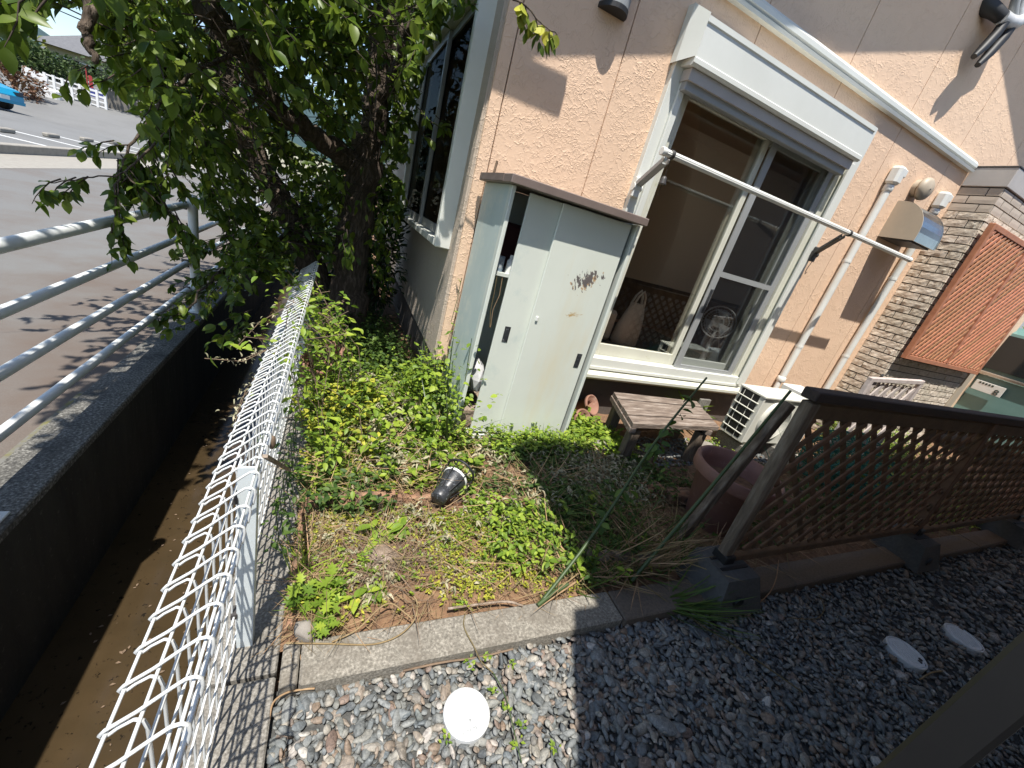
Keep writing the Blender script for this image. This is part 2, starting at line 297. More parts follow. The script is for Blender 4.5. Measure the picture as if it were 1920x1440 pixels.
# ------------------------------------------------------------------ mesh helpers
WL = {}
def wl(o): return Vector(WL.get(o.name, (0, 0, 0))) if o else Vector((0, 0, 0))
def tag(o, label=None, cat=None, group=None, kind=None):
    if label: o['label'] = label
    if cat: o['category'] = cat
    if group: o['group'] = group
    if kind: o['kind'] = kind
    return o
def thing(name, label, cat, loc, group=None):
    o = bpy.data.objects.new(name, None); COL.objects.link(o); o.location = loc; o.empty_display_size = .1
    WL[o.name] = tuple(loc); return tag(o, label, cat, group)
class MB:
    def __init__(s): s.v = []; s.f = []; s.sm = []
    def add(s, v, f, smooth=False):
        o = len(s.v); s.v += [tuple(map(float, p)) for p in v]; s.f += [tuple(i + o for i in q) for q in f]; s.sm += [smooth] * len(f); return s
    def box(s, a, b, c=0.0):
        a, b = np.minimum(a, b), np.maximum(a, b)
        return s.obox((a + b) / 2, np.eye(3), (b - a) / 2, c)
    def obox(s, cen, ax, h, c=0.0):
        cen = np.array(cen, float); ax = np.array(ax, float); h = np.array(h, float)
        sg = [(x, y, z) for x in (-1, 1) for y in (-1, 1) for z in (-1, 1)]
        if c <= 0:
            v = [cen + sum(sg_[k] * h[k] * ax[k] for k in range(3)) for sg_ in sg]
            return s.add(v, [(0, 1, 3, 2), (4, 6, 7, 5), (0, 4, 5, 1), (2, 3, 7, 6), (0, 2, 6, 4), (1, 5, 7, 3)])
        c = min(c, h.min() * .45); v = []; idx = {}
        for g in sg:
            for k in range(3):
                p = cen.copy()
                for j in range(3): p = p + g[j] * (h[j] if j == k else h[j] - c) * ax[j]
                idx[g, k] = len(v); v.append(p)
        f = []
        for k in range(3):
            i, j = (k + 1) % 3, (k + 2) % 3
            for sgn in (-1, 1):
                q = []
                for (u, w_) in ((-1, -1), (1, -1), (1, 1), (-1, 1)):
                    g = [0, 0, 0]; g[k] = sgn; g[i] = u; g[j] = w_; q.append(idx[tuple(g), k])
                f.append(tuple(q if sgn > 0 else q[::-1]))
            for u in (-1, 1):
                for w_ in (-1, 1):   # edges along k
                    g0 = [0, 0, 0]; g1 = [0, 0, 0]; g0[k] = -1; g1[k] = 1
                    for g in (g0, g1): g[i] = u; g[j] = w_
                    q = (idx[tuple(g0), i], idx[tuple(g1), i], idx[tuple(g1), j], idx[tuple(g0), j])
                    f.append(q if u * w_ < 0 else q[::-1])
        for g in sg:
            q = (idx[g, 0], idx[g, 1], idx[g, 2]); f.append(q if g[0] * g[1] * g[2] > 0 else q[::-1])
        return s.add(v, f)
    def bar(s, p, q, w, d, up=(0, 0, 1), c=0.0):
        p = np.array(p, float); q = np.array(q, float); a = q - p; L = np.linalg.norm(a); a /= L
        u = np.array(up, float); u = u - a * (a @ u)
        if np.linalg.norm(u) < 1e-6: u = np.array([1., 0, 0]) - a * a[0]
        u /= np.linalg.norm(u); b = np.cross(a, u)
        return s.obox((p + q) / 2, [a, b, u], [L / 2, w / 2, d / 2], c)
    def tube(s, pts, r, n=8, cap=True, smooth=True):
        pts = [np.array(p, float) for p in pts]; k = len(pts); rr = r if hasattr(r, '__len__') else [r] * k
        ta = [pts[min(i + 1, k - 1)] - pts[max(i - 1, 0)] for i in range(k)]
        ta = [t / (np.linalg.norm(t) + 1e-12) for t in ta]
        u = np.cross(ta[0], [0, 0, 1.]);
        if np.linalg.norm(u) < .1: u = np.cross(ta[0], [1., 0, 0])
        u /= np.linalg.norm(u); v = []
        for i in range(k):
            u = u - ta[i] * (u @ ta[i]); u /= np.linalg.norm(u) + 1e-12; w_ = np.cross(ta[i], u)
            for j in range(n):
                a = 2 * math.pi * j / n; v.append(pts[i] + rr[i] * (math.cos(a) * u + math.sin(a) * w_))
        f = [(i * n + j, i * n + (j + 1) % n, (i + 1) * n + (j + 1) % n, (i + 1) * n + j) for i in range(k - 1) for j in range(n)]
        s.add(v, f, smooth)
        if cap: s.add(v[:n], [tuple(range(n))[::-1]]); s.add(v[-n:], [tuple(range(n))])
        return s
    def lathe(s, prof, cen, axis=(0, 0, 1), n=24, cap=True, smooth=True):
        a = np.array(axis, float); a /= np.linalg.norm(a); u = np.cross(a, [0, 0, 1.])
        if np.linalg.norm(u) < .1: u = np.array([1., 0, 0])
        u /= np.linalg.norm(u); w_ = np.cross(a, u); cen = np.array(cen, float); v = []
        for (r, h) in prof:
            for j in range(n):
                t = 2 * math.pi * j / n; v.append(cen + a * h + r * (math.cos(t) * u + math.sin(t) * w_))
        k = len(prof)
        s.add(v, [(i * n + j, i * n + (j + 1) % n, (i + 1) * n + (j + 1) % n, (i + 1) * n + j) for i in range(k - 1) for j in range(n)], smooth)
        if cap: s.add(v[:n], [tuple(range(n))[::-1]]); s.add(v[-n:], [tuple(range(n))])
        return s
    def prism(s, poly, d):
        """polygon (3-D points) extruded by vector d"""
        p = [np.array(x, float) for x in poly]; d = np.array(d, float); n = len(p)
        return s.add(p + [x + d for x in p], [tuple(range(n)), tuple(range(2 * n - 1, n - 1, -1))] + [(i, i + n, (i + 1) % n + n, (i + 1) % n) for i in range(n)])
    def mesh(s, name, mt, off=(0, 0, 0), fixn=True):
        me = bpy.data.meshes.new(name); o = np.array(off)
        me.from_pydata([tuple(np.array(p) - o) for p in s.v], [], s.f); me.polygons.foreach_set('use_smooth', s.sm)
        if fixn:
            b = bmesh.new(); b.from_mesh(me); bmesh.ops.recalc_face_normals(b, faces=b.faces); b.to_mesh(me); b.free()
        me.materials.append(mt); me.update(); return me
def part(name, mb, mt, parent=None, label=None, kind=None):
    off = wl(parent); me = mb.mesh(name, mt, off); o = bpy.data.objects.new(name, me); COL.objects.link(o)
    if parent: o.parent = parent
    WL[o.name] = tuple(off)
    if label: o['label'] = label
    if kind: o['kind'] = kind
    return o
def solo(name, mb, mt, label=None, cat=None, loc=None, group=None, kind=None):
    """a thing that is one mesh; origin at loc"""
    loc = loc if loc is not None else np.array(mb.v).mean(0); me = mb.mesh(name, mt, loc); o = bpy.data.objects.new(name, me); COL.objects.link(o)
    o.location = loc; WL[o.name] = tuple(loc); return tag(o, label, cat, group, kind)
def inst(name, me, parent, at, rot=(0, 0, 0), scale=(1, 1, 1)):
    o = bpy.data.objects.new(name, me); COL.objects.link(o)
    if parent: o.parent = parent
    o.location = Vector(at) - wl(parent); o.rotation_euler = rot; o.scale = scale; WL[o.name] = tuple(at); return o
def struct(name, mb, mt, loc=(0, 0, 0)):
    return solo(name, mb, mt, loc=loc, kind='structure')

# bulk meshes (leaves, pebbles, straw) with numpy
def ovate(w=.46, fold=.10, curl=.12, seg=(0, .22, .48, .74, 1), wid=(0, .8, 1, .68, 0)):
    v = []; f = []
    for t, q in zip(seg, wid):
        z = -curl * t * t; v += [(-w / 2 * q, t, z + fold * q), (0, t, z), (w / 2 * q, t, z + fold * q)]
    k = len(seg)
    for i in range(k - 1):
        a, b = i * 3, i * 3 + 3
        if wid[i] == 0: f += [(a + 1, b + 1, b), (a + 1, b + 2, b + 1)]
        elif wid[i + 1] == 0: f += [(a, a + 1, b + 1), (a + 1, a + 2, b + 1)]
        else: f += [(a, a + 1, b + 1, b), (a + 1, a + 2, b + 2, b + 1)]
    return np.array(v, float), f
def blade(curve=.5, w=.03, seg=5):
    v = []; f = []
    for i in range(seg + 1):
        t = i / seg; q = w * (1 - t) ** .7 + .002; v += [(-q / 2, t, curve * t * t), (q / 2, t, curve * t * t)]
    for i in range(seg): a = i * 2; f.append((a, a + 1, a + 3, a + 2))
    return np.array(v, float), f
def lobed():
    pts = [(.06, 0), (.08, .18), (.34, .24), (.16, .36), (.42, .52), (.16, .58), (.28, .82), (.09, .78), (0, 1.02)]
    v = [(x, y, .08 * abs(x)) for x, y in pts] + [(-x, y, .08 * abs(x)) for x, y in pts[:-1][::-1]]
    c = len(v); v.append((0, .45, -.04)); n = c
    return np.array(v, float), [(i, (i + 1) % n, c) for i in range(n)]
T_LEAF = ovate(.52, .09, .22); T_ROUND = ovate(.72, .07, .12); T_NARROW = ovate(.34, .08, .25); T_SIMPLE = ovate(.55, .09, .15, (0, .45, 1), (0, 1, 0))
T_WILT = ovate(.36, .22, .55); T_BLADE = blade(.35, .035); T_STRAW = blade(.15, .02); T_LOBED = lobed()
def frames(d, hint):
    d = d / (np.linalg.norm(d, axis=1, keepdims=True) + 1e-9); x = np.cross(d, hint); x /= np.linalg.norm(x, axis=1, keepdims=True) + 1e-9
    z = np.cross(x, d); return np.stack([x, d, z], 2)
class Bulk:
    def __init__(s): s.V = []; s.Li = []; s.Lt = []; s.Rn = []; s.n = 0
    def add(s, T, M, pos, rnd=None):
        tv, tf = T; N_ = len(pos)
        if N_ == 0: return s
        V = np.einsum('nij,kj->nki', M, tv) + pos[:, None, :]; k = len(tv)
        li = np.concatenate([np.array(f) for f in tf]); lt = np.array([len(f) for f in tf])
        s.V.append(V.reshape(-1, 3)); s.Li.append((li[None, :] + (np.arange(N_) * k)[:, None]).ravel() + s.n); s.Lt.append(np.tile(lt, N_))
        rnd = RNG.random(N_) if rnd is None else rnd; s.Rn.append(np.repeat(rnd, len(tf))); s.n += N_ * k; return s
    def leaves(s, T, pos, d, hint, size):
        M = frames(d, hint) * np.asarray(size)[:, None, None]; return s.add(T, M, pos)
    def mesh(s, name, mt, off=(0, 0, 0), smooth=True):
        V = np.concatenate(s.V) - np.array(off); li = np.concatenate(s.Li).astype(np.int32); lt = np.concatenate(s.Lt).astype(np.int32)
        me = bpy.data.meshes.new(name); me.vertices.add(len(V)); me.vertices.foreach_set('co', V.ravel()); me.loops.add(len(li)); me.loops.foreach_set('vertex_index', li)
        me.polygons.add(len(lt)); me.polygons.foreach_set('loop_start', np.concatenate([[0], np.cumsum(lt)[:-1]]).astype(np.int32)); me.polygons.foreach_set('loop_total', lt)
        me.polygons.foreach_set('use_smooth', np.full(len(lt), smooth)); a = me.attributes.new('rnd', 'FLOAT', 'FACE'); me.update(calc_edges=True)
        me.attributes['rnd'].data.foreach_set('value', np.concatenate(s.Rn).astype(np.float32)); me.materials.append(mt); me.update(); return me
def bulk_obj(name, bk, mt, parent=None, kind='stuff', smooth=True, label=None):
    off = wl(parent); o = bpy.data.objects.new(name, bk.mesh(name, mt, off, smooth)); COL.objects.link(o)
    if parent: o.parent = parent
    if kind: o['kind'] = kind
    if label: o['label'] = label
    WL[o.name] = tuple(off); return o

# ================================================================== SETTING: ground, canal, road
XC = .72; YW = 2.72                 # house corner and main wall plane
def grid(name, x0, x1, y0, y1, nx, ny, h, mt):
    X, Y = np.meshgrid(np.linspace(x0, x1, nx), np.linspace(y0, y1, ny)); Z = h(X, Y)
    v = np.stack([X, Y, Z], 2).reshape(-1, 3); f = [(j * nx + i, j * nx + i + 1, (j + 1) * nx + i + 1, (j + 1) * nx + i) for j in range(ny - 1) for i in range(nx - 1)]
    mb = MB(); mb.add(v, f, True); return solo(name, mb, mt, loc=(0, 0, 0), kind='structure')
def far_h(x, y):
    return np.clip((y - 26.5) * .15, 0, 3.2) * np.clip((-x - 3) / 4, 0, 1)
# land to the horizon on both sides of the canal
gx = np.array([-900, -500, -250, -120, -80, -60, -45, -34, -26, -20, -15, -11, -8, -7, -6.4]); gy = np.concatenate([np.arange(-60, 60, 1.0), np.array([60, 80, 120, 200, 400, 800, 1500])])
X, Y = np.meshgrid(gx, gy); Z = far_h(X, Y) - .12; nx = len(gx)
mb = MB(); mb.add(np.stack([X, Y, Z], 2).reshape(-1, 3), [(j * nx + i, j * nx + i + 1, (j + 1) * nx + i + 1, (j + 1) * nx + i) for j in range(len(gy) - 1) for i in range(nx - 1)], True); struct('ground', mb, M_verge)
mb = MB(); mb.add([(-.2, -60, -.06), (900, -60, -.06), (900, 1500, -.06), (-.2, 1500, -.06)], [(0, 1, 2, 3)]); struct('ground', mb, M_soil)
mb = MB(); mb.add([(-5.15, -30, 0), (-1.165, -30, 0), (-1.165, 40, 0), (-5.15, 40, 0)], [(0, 1, 2, 3)]); struct('road', mb, M_asph)
mb = MB(); mb.box((-6.1, -30, -.2), (-5.15, 40, .004)); struct('gutter', mb, M_gutter)
mb = MB(); mb.box((-6.28, -30, -.2), (-6.1, 27.6, .17), .012); struct('kerb', mb, M_gutter)
grid('parking_lot', -26, -6.28, 6, 42, 24, 73, lambda x, y: .06 + far_h(x, y), M_asph2)
# white stall lines on the lot
for k, yy in enumerate((10.9, 12.92, 14.95, 16.95, 18.95, 20.9, 22.9)):
    for x0, x1 in ((-8.3, -6.35),):
        mb = MB(); mb.box((x0, yy - .06, .058), (x1, yy + .06, .068)); o = struct('painted_line', mb, M_paint)
for k in range(5):
    mb = MB(); mb.box((-8.05, 13.65 + 2 * k, .06), (-7.9, 14.25 + 2 * k, .17), .03)
    solo('wheel_stop', mb, M_gutter, ('nearest', 'second nearest', 'middle', 'second farthest', 'farthest')[k] + ' white wheel stop in the parking lot across the road', 'wheel stop', group='wheel stops in the parking lot')
mb = MB(); mb.box((-16.5, 27.3, .062), (-6.5, 27.45, .072)); struct('painted_line', mb, M_paint)
mb = MB(); mb.box((-1.192, -6, -.002), (-1.165, 2.6, .005)); struct('moss_strip', mb, M_moss)
# canal: far wall with its coping, near wall, water
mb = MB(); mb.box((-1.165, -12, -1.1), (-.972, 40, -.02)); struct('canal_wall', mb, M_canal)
cope = bpy.data.objects.new('canal_coping', None); COL.objects.link(cope); cope['kind'] = 'structure'; cope.location = (-1.06, 0, 0); WL[cope.name] = (-1.06, 0, 0)
yy = -2.7
while yy < 26:
    mb = MB(); mb.box((-1.165, yy + .004, -.02), (-.966, yy + 1.996, .022), .006); part('coping_block', mb, M_coping, cope); yy += 2.0
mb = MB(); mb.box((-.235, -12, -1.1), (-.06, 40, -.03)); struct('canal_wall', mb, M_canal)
mb = MB(); mb.add([(-.98, -12, -.70), (-.23, -12, -.70), (-.23, 40, -.70), (-.98, 40, -.70)], [(0, 1, 2, 3)]); struct('water', mb, M_water)
strip = bpy.data.objects.new('concrete_strip', None); COL.objects.link(strip); strip['kind'] = 'structure'; strip.location = (-.14, 1, 0); WL[strip.name] = (-.14, 1, 0)
for a, b in ((-2.1, -.62), (-.612, .872), (.884, 2.37), (2.38, 3.9), (3.91, 5.9)):
    mb = MB(); mb.box((-.238, a, -.05), (-.056, b, .022), .005); part('concrete_slab', mb, M_conc, strip)

# kerb between bed and gravel
kerb = bpy.data.objects.new('garden_kerb', None); COL.objects.link(kerb); kerb['kind'] = 'structure'; kerb.location = (2, .93, 0); WL[kerb.name] = (2, .93, 0)
mb = MB(); mb.box((-.045, .822, -.05), (.004, .958, .043), .005); part('kerb_stone', mb, M_kerb, kerb)
for a, b, mt in ((.008, 1.24, M_kerb), (1.246, 2.45, M_kerbdark), (2.456, 3.68, M_kerbdark), (3.686, 4.9, M_kerbdark), (4.906, 6.1, M_kerbdark), (6.106, 7.3, M_kerbdark), (7.31, 9, M_kerbdark)):
    mb = MB(); mb.box((a, .818 if mt is M_kerb else .812, -.05), (b, .956, .046), .007); part('kerb_stone', mb, mt, kerb)

# gravel: base sheet and pebbles (the largest ones single)
def in_gravel(x, y):
    return (y < .862) & (x > -.05)
gravel = bpy.data.objects.new('gravel', None); COL.objects.link(gravel); gravel['kind'] = 'structure'; gravel.location = (1, .3, 0); WL[gravel.name] = (1, .3, 0)
mb = MB(); mb.add([(-.056, -6, -.022), (14, -6, -.022), (14, .85, -.022), (-.056, .85, -.022)], [(0, 1, 2, 3)]); part('gravel_bed', mb, M_gravelbase, gravel)
def pebble_template(sub, seed):
    b = bmesh.new(); bmesh.ops.create_icosphere(b, subdivisions=sub, radius=1); r = np.random.default_rng(seed)
    n = [r.normal(size=3) for _ in range(8)]; n = [x / np.linalg.norm(x) for x in n]; dd = r.uniform(.48, .88, 8)
    v = np.array([p.co for p in b.verts])
    for a, d in zip(n, dd):
        t = v @ a; k = np.clip(t - d, 0, None); v = v - np.outer(k * .85, a)
    f = [tuple(x.index for x in q.verts) for q in b.faces]; b.free(); return v, f
PT2 = [pebble_template(2, s) for s in range(6)]; PT1 = [pebble_template(1, s + 40) for s in range(6)]
def pebble_sites(x0, x1, y0, y1, n, rmin):
    P = np.stack([RNG.uniform(x0, x1, n), RNG.uniform(y0, y1, n)], 1); keep = []; cell = {}
    for i, p in enumerate(P):
        c = (int(p[0] / rmin), int(p[1] / rmin)); ok = True
        for a in (-1, 0, 1):
            for b in (-1, 0, 1):
                for j in cell.get((c[0] + a, c[1] + b), ()):
                    if (P[j, 0] - p[0]) ** 2 + (P[j, 1] - p[1]) ** 2 < rmin * rmin: ok = False
        if ok: keep.append(i); cell.setdefault(c, []).append(i)
    return P[keep]
LIDS = [(.498, .648, .075), (2.748, .400, .085), (3.33, .37, .085)]
near = pebble_sites(-.05, 1.75, .28, .817, 16000, .0158); fill = pebble_sites(-.05, 2.6, .0, .815, 16000, .0150)
mid = pebble_sites(1.4, 3.3, -.25, .81, 14000, .0175); mid = mid[mid[:, 0] > 1.75]
mid2 = pebble_sites(.45, 1.75, -.05, .28, 4000, .018)
far = pebble_sites(3.3, 7.5, -.4, .81, 14000, .023)
stripw = pebble_sites(1.9, 4.6, 1.94, 2.34, 4200, .019)
def pebble_params(P, base):
    n = len(P); s = base * RNG.lognormal(0, .33, n); sc_ = 1.07 * np.stack([s * RNG.uniform(.95, 1.75, n), s * RNG.uniform(.62, 1.0, n), s * RNG.uniform(.34, .62, n)], 1)
    rz = RNG.uniform(0, 6.28, n); tx = RNG.normal(0, .36, n); ty = RNG.normal(0, .36, n); return sc_, rz, tx, ty, RNG.uniform(-.012, .009, n)
def rotm(rz, tx, ty):
    M = np.zeros((len(rz), 3, 3))
    for i in range(len(rz)): M[i] = np.array(Matrix.Rotation(rz[i], 3, 'Z') @ Matrix.Rotation(tx[i], 3, 'X') @ Matrix.Rotation(ty[i], 3, 'Y'))
    return M
bk = Bulk(); singles = []
for P, base, TT in ((near, .0122, PT2), (mid2, .0126, PT1), (mid, .0128, PT1), (far, .0165, PT1), (stripw, .015, PT1), (fill, .0125, PT1)):
    free = np.ones(len(P), bool)
    for lx, ly, lr in LIDS: free &= (P[:, 0] - lx) ** 2 + (P[:, 1] - ly) ** 2 > (lr + .003) ** 2
    P = P[free]; sc_, rz, tx, ty, dz = pebble_params(P, base); M = rotm(rz, tx, ty) * sc_[:, None, :]
    pos = np.stack([P[:, 0], P[:, 1], -.004 + dz + (.012 if P.shape[0] and P[0, 1] > 1.8 else 0)], 1); take = np.zeros(len(P), bool)
    if P.shape[0] and TT is PT2:
        px, py, pz = proj(pos); sz = sc_[:, 0] / np.maximum(pz, .1); vis = (px > 500) & (px < 1500) & (py < 1440); sz[~vis] = 0
        take[np.argsort(-sz)[:298]] = True
        for i in np.where(take)[0]: singles.append((pos[i], (tx[i], ty[i], rz[i]), sc_[i]))
    if base == .0125: pos[:, 2] -= .011
    k = RNG.integers(0, 6, len(P))
    for q in range(6):
        s_ = (k == q) & ~take; bk.add(TT[q], M[s_], pos[s_])
bulk_obj('gravel_pebbles', bk, M_gravel, gravel)
pm = []
for v, f in PT2:
    b_ = MB(); b_.add(v, f, True); pm.append(b_.mesh('pebble', M_gravel))
for i, (p, r, s) in enumerate(singles): inst('pebble', pm[i % 6], gravel, p, r, s)

# soil of the bed and the planted ground behind it
def gz(x, y):
    x = np.asarray(x, float); y = np.asarray(y, float)
    z = .035 + .03 * np.sin(3.1 * x + 1) * np.sin(2.3 * y) + .018 * np.sin(9 * x + 2 * y) * np.sin(8 * y + x) + .01 * np.sin(23 * x - 5 * y) * np.sin(19 * y)
    z = z + .03 * np.exp(-((x - .27) ** 2 + (y - 1.2) ** 2) / .03)
    z = z * np.clip((y - .94) / .12, .3, 1) * np.where(x > 1.75, .6, 1)
    return np.where((x > 1.85) & (x < 4.7) & (y > 1.93) & (y < 2.35), -.012 + z * .2, z)
X, Y = np.meshgrid(np.linspace(-.055, 8.5, 240), np.linspace(.945, 2.78, 80)); Z = gz(X, Y)
mb = MB(); mb.add(np.stack([X, Y, Z], 2).reshape(-1, 3), [(j * 240 + i, j * 240 + i + 1, (j + 1) * 240 + i + 1, (j + 1) * 240 + i) for j in range(79) for i in range(239)], True); struct('soil_bed', mb, M_soil)
X, Y = np.meshgrid(np.linspace(-.055, .80, 20), np.linspace(2.78, 9, 60)); Z = gz(X, Y)
mb = MB(); mb.add(np.stack([X, Y, Z], 2).reshape(-1, 3), [(j * 20 + i, j * 20 + i + 1, (j + 1) * 20 + i + 1, (j + 1) * 20 + i) for j in range(59) for i in range(19)], True); struct('soil_bed', mb, M_soil)

# ================================================================== HOUSE
house = thing('house', 'peach stuccoed house wall with large sliding window facing the garden', 'house', (XC, YW, 0))
def roof_z(x):      # underside of the gable roof at the wall plane
    return min(3.70 + .367 * (x - .7), 5.20 - .36 * (x - 4.81)) - .02
def wall_piece(mb, x0, x1, z0, z1=None):
    t0 = z1 if z1 else roof_z(x0); t1 = z1 if z1 else roof_z(x1)
    mb.prism([(x0, YW, z0), (x1, YW, z0), (x1, YW, t1), (x0, YW, t0)], (0, .02, 0))
WX0, WX1, WZ0, WZ1 = 1.855, 4.0, .385, 2.90
seams = [.725, .806, 1.495, 2.44, 3.395, 4.35, 5.30, 6.26, 7.2, 9.2]
for a, b in zip(seams[:-1], seams[1:]):
    a_, b_ = a + .004, b - .004; mb = MB()
    if b_ <= WX0 or a_ >= WX1: wall_piece(mb, a_, b_, .36)
    else:
        if a_ < WX0: wall_piece(mb, a_, WX0, .36)
        if b_ > WX1: wall_piece(mb, WX1, b_, .36)
        wall_piece(mb, max(a_, WX0), min(b_, WX1), WZ1)
    part('wall_panel', mb, M_stucco, house)
mb = MB()   # masonry behind the panels, round the window opening
for x0, x1, z0, z1 in ((XC + .02, WX0, .36, 3.7), (WX1, 9.2, .36, 3.7), (WX0, WX1, WZ1, 3.7), (WX0, WX1, .36, WZ0)):
    mb.box((x0, YW + .021, z0), (x1, YW + .13, z1))
part('wall_core', mb, M_mortar, house)
mb = MB(); mb.box((XC + .02, YW + .018, -.3), (9.2, YW + .13, .357)); part('foundation', mb, M_found, house)
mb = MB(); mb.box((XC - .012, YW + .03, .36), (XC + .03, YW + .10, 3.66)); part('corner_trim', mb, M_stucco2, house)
# side wall facing the canal (with its window hole)
S0, S1, SZ0, SZ1 = 2.98, 5.2, 1.15, 2.66
mb = MB()
for y0, y1, z0, z1 in ((YW + .022, S0, .36, 3.68), (S1, 9.5, .36, 3.68), (S0, S1, SZ1, 3.68), (S0, S1, .36, SZ0)):
    mb.box((XC, y0, z0), (XC + .02, y1, z1))
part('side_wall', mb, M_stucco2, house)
mb = MB()
for y0, y1, z0, z1 in ((YW + .13, S0, -.2, 3.68), (S1, 9.5, -.2, 3.68), (S0, S1, SZ1, 3.68), (S0, S1, -.2, SZ0)):
    mb.box((XC + .021, y0, z0), (XC + .12, y1, z1))
part('side_core', mb, M_mortar, house)
mb = MB(); mb.box((XC + .008, YW + .03, -.3), (XC + .02, 9.5, .357)); part('side_foundation', mb, M_found, house)
# gable roof with overhang and rake boards
OV = .5; EV = .34; mb = MB()
for (xa, za), (xb, zb) in (((XC - EV, 3.70 - .367 * EV + .0), (4.81, 5.21)), ((4.81, 5.21), (10.2, 5.21 - .36 * 5.39))):
    mb.prism([(xa, YW - OV, za), (xb, YW - OV, zb), (xb, YW - OV, zb + .16), (xa, YW - OV, za + .16)], (0, 8, 0))
part('roof', mb, M_tilegrey, house)
mb = MB(); mb.box((XC - EV - .1, YW - OV - .05, 3.40), (XC - EV, 9.6, 3.58)); part('gutter', mb, M_brownm, house)
mb = MB(); mb.box((XC - EV, YW - OV, 3.46), (XC + .22, YW - OV + .03, 3.60)); part('eave_end_board', mb, M_brownm, house)
# long horizontal band on the gable wall
mb = MB(); pr = [(0, 3.030), (-.045, 3.030), (-.05, 3.05), (-.035, 3.06), (-.05, 3.072), (-.05, 3.10), (-.03, 3.125), (0, 3.125)]
mb.prism([(XC + .02, YW + a, z) for a, z in pr], (5.66 - XC - .02, 0, 0)); part('wall_band', mb, M_white, house)

# room behind the window
mb = MB(); mb.box((.845, 4.9, .3), (6.2, 5.0, 3.2)); mb.box((.845, 2.96, 2.96), (.95, 5, 3.0)); mb.box((.95, YW + .14, .3), (1.0, 3.0, 3.2)); mb.box((.95, 3.0, .3), (1.0, 5, 1.1)); mb.box((6.2, YW + .14, .3), (6.25, 3.1, 3.2)); mb.box((6.2, 3.1, .3), (6.25, 5, 1.0)); mb.box((6.2, 3.1, 2.6), (6.25, 5, 3.2)); mb.box((6.2, 4.35, 1.0), (6.25, 5, 2.6)); mb.box((.95, YW + .14, 2.95), (6.25, 5, 3.0)); part('room_wall', mb, M_room, house)  # opening added in the end wall so daylight brightens the room
mb = MB(); mb.box((1.002, 4.88, .5), (6.198, 4.899, 1.11)); part('wainscot', mb, M_roomw, house)
mb = MB(); mb.box((.96, YW + .13, .42), (6.2, 4.9, .5)); part('room_floor', mb, M_floor, house)
mb = MB(); mb.box((2.3, 3.22, .5), (4.3, 4.6, .512)); part('rug', mb, M_carpet, house)
mb = MB()
for i in range(9): mb.box((4.30 + .05 * i, 3.0 + .02 * (i % 2), .55), (4.35 + .05 * i, 3.05 + .02 * (i % 2), 2.5))
part('curtain', mb, M_curtain, house)

# sliding window
win = MB()
def frame(mb, x0, x1, z0, z1, w_, y0, y1, c=.004, wb=None, wt=None):
    wb = wb or w_; wt = wt or w_
    mb.box((x0, y0, z0), (x0 + w_, y1, z1), c); mb.box((x1 - w_, y0, z0), (x1, y1, z1), c)
    mb.box((x0 + w_, y0, z0), (x1 - w_, y1, z0 + wb), c); mb.box((x0 + w_, y0, z1 - wt), (x1 - w_, y1, z1), c)
mb = MB(); frame(mb, WX0, WX1, WZ0 + .09, WZ1, .10, YW - .045, YW + .02); win = part('window', mb, M_white, house)
mb = MB(); frame(mb, WX0 + .101, WX1 - .101, WZ0 + .092, WZ1 - .101, .085, YW - .02, YW + .125, wt=.24); part('inner_frame', mb, M_sash, win)
mb = MB(); mb.prism([(WX0 - .01, YW - .10, WZ0 + .03), (WX0 - .01, YW - .10, WZ0 + .055), (WX0 - .01, YW - .02, WZ0 + .09), (WX0 - .01, YW + .12, WZ0 + .09), (WX0 - .01, YW + .12, WZ0 + .0), (WX0 - .01, YW - .06, WZ0 + .0)], (WX1 - WX0 + .02, 0, 0)); part('sill', mb, M_sash, win)
mb = MB(); mb.box((WX0 + .1, YW - .056, WZ0 + .092), (WX1 - .1, YW - .046, WZ0 + .115)); mb.box((WX0 + .1, YW + .0, WZ0 + .178), (WX1 - .1, YW + .012, WZ0 + .2)); part('rail', mb, M_white, win)
mb = MB(); frame(mb, 2.045, 2.985, .562, 2.56, .055, YW + .02, YW + .05, wb=.125, wt=.07); part('sash', mb, M_sash, win)
mb = MB(); frame(mb, 2.925, 3.81, .562, 2.56, .055, YW + .075, YW + .105, wb=.10, wt=.07); part('sash', mb, M_sash, win)
mb = MB(); mb.box((2.098, YW + .033, .68), (2.932, YW + .037, 2.492)); part('pane', mb, M_glass, win)
mb = MB(); mb.box((2.978, YW + .088, .66), (3.757, YW + .092, 2.492)); part('pane', mb, M_glass, win)
mb = MB(); frame(mb, 2.985, 3.79, .53, 2.56, .065, YW - .012, YW + .008, .003, wb=.085, wt=.05); mb.box((3.05, YW - .010, 1.455), (3.725, YW + .006, 1.50)); part('screen_frame', mb, M_grey, win)
mb = MB(); mb.add([(3.05, YW - .002, .61), (3.725, YW - .002, .61), (3.725, YW - .002, 2.52), (3.05, YW - .002, 2.52)], [(0, 1, 2, 3)]); part('insect_screen', mb, M_screen, win)
mb = MB(); mb.box((3.008, YW - .022, 1.12), (3.036, YW - .010, 1.34), .004); part('screen_handle', mb, M_black, win)
mb = MB(); mb.box((2.07, YW + .012, 1.50), (2.085, YW + .022, 1.56), .003); part('catch', mb, M_white, win)
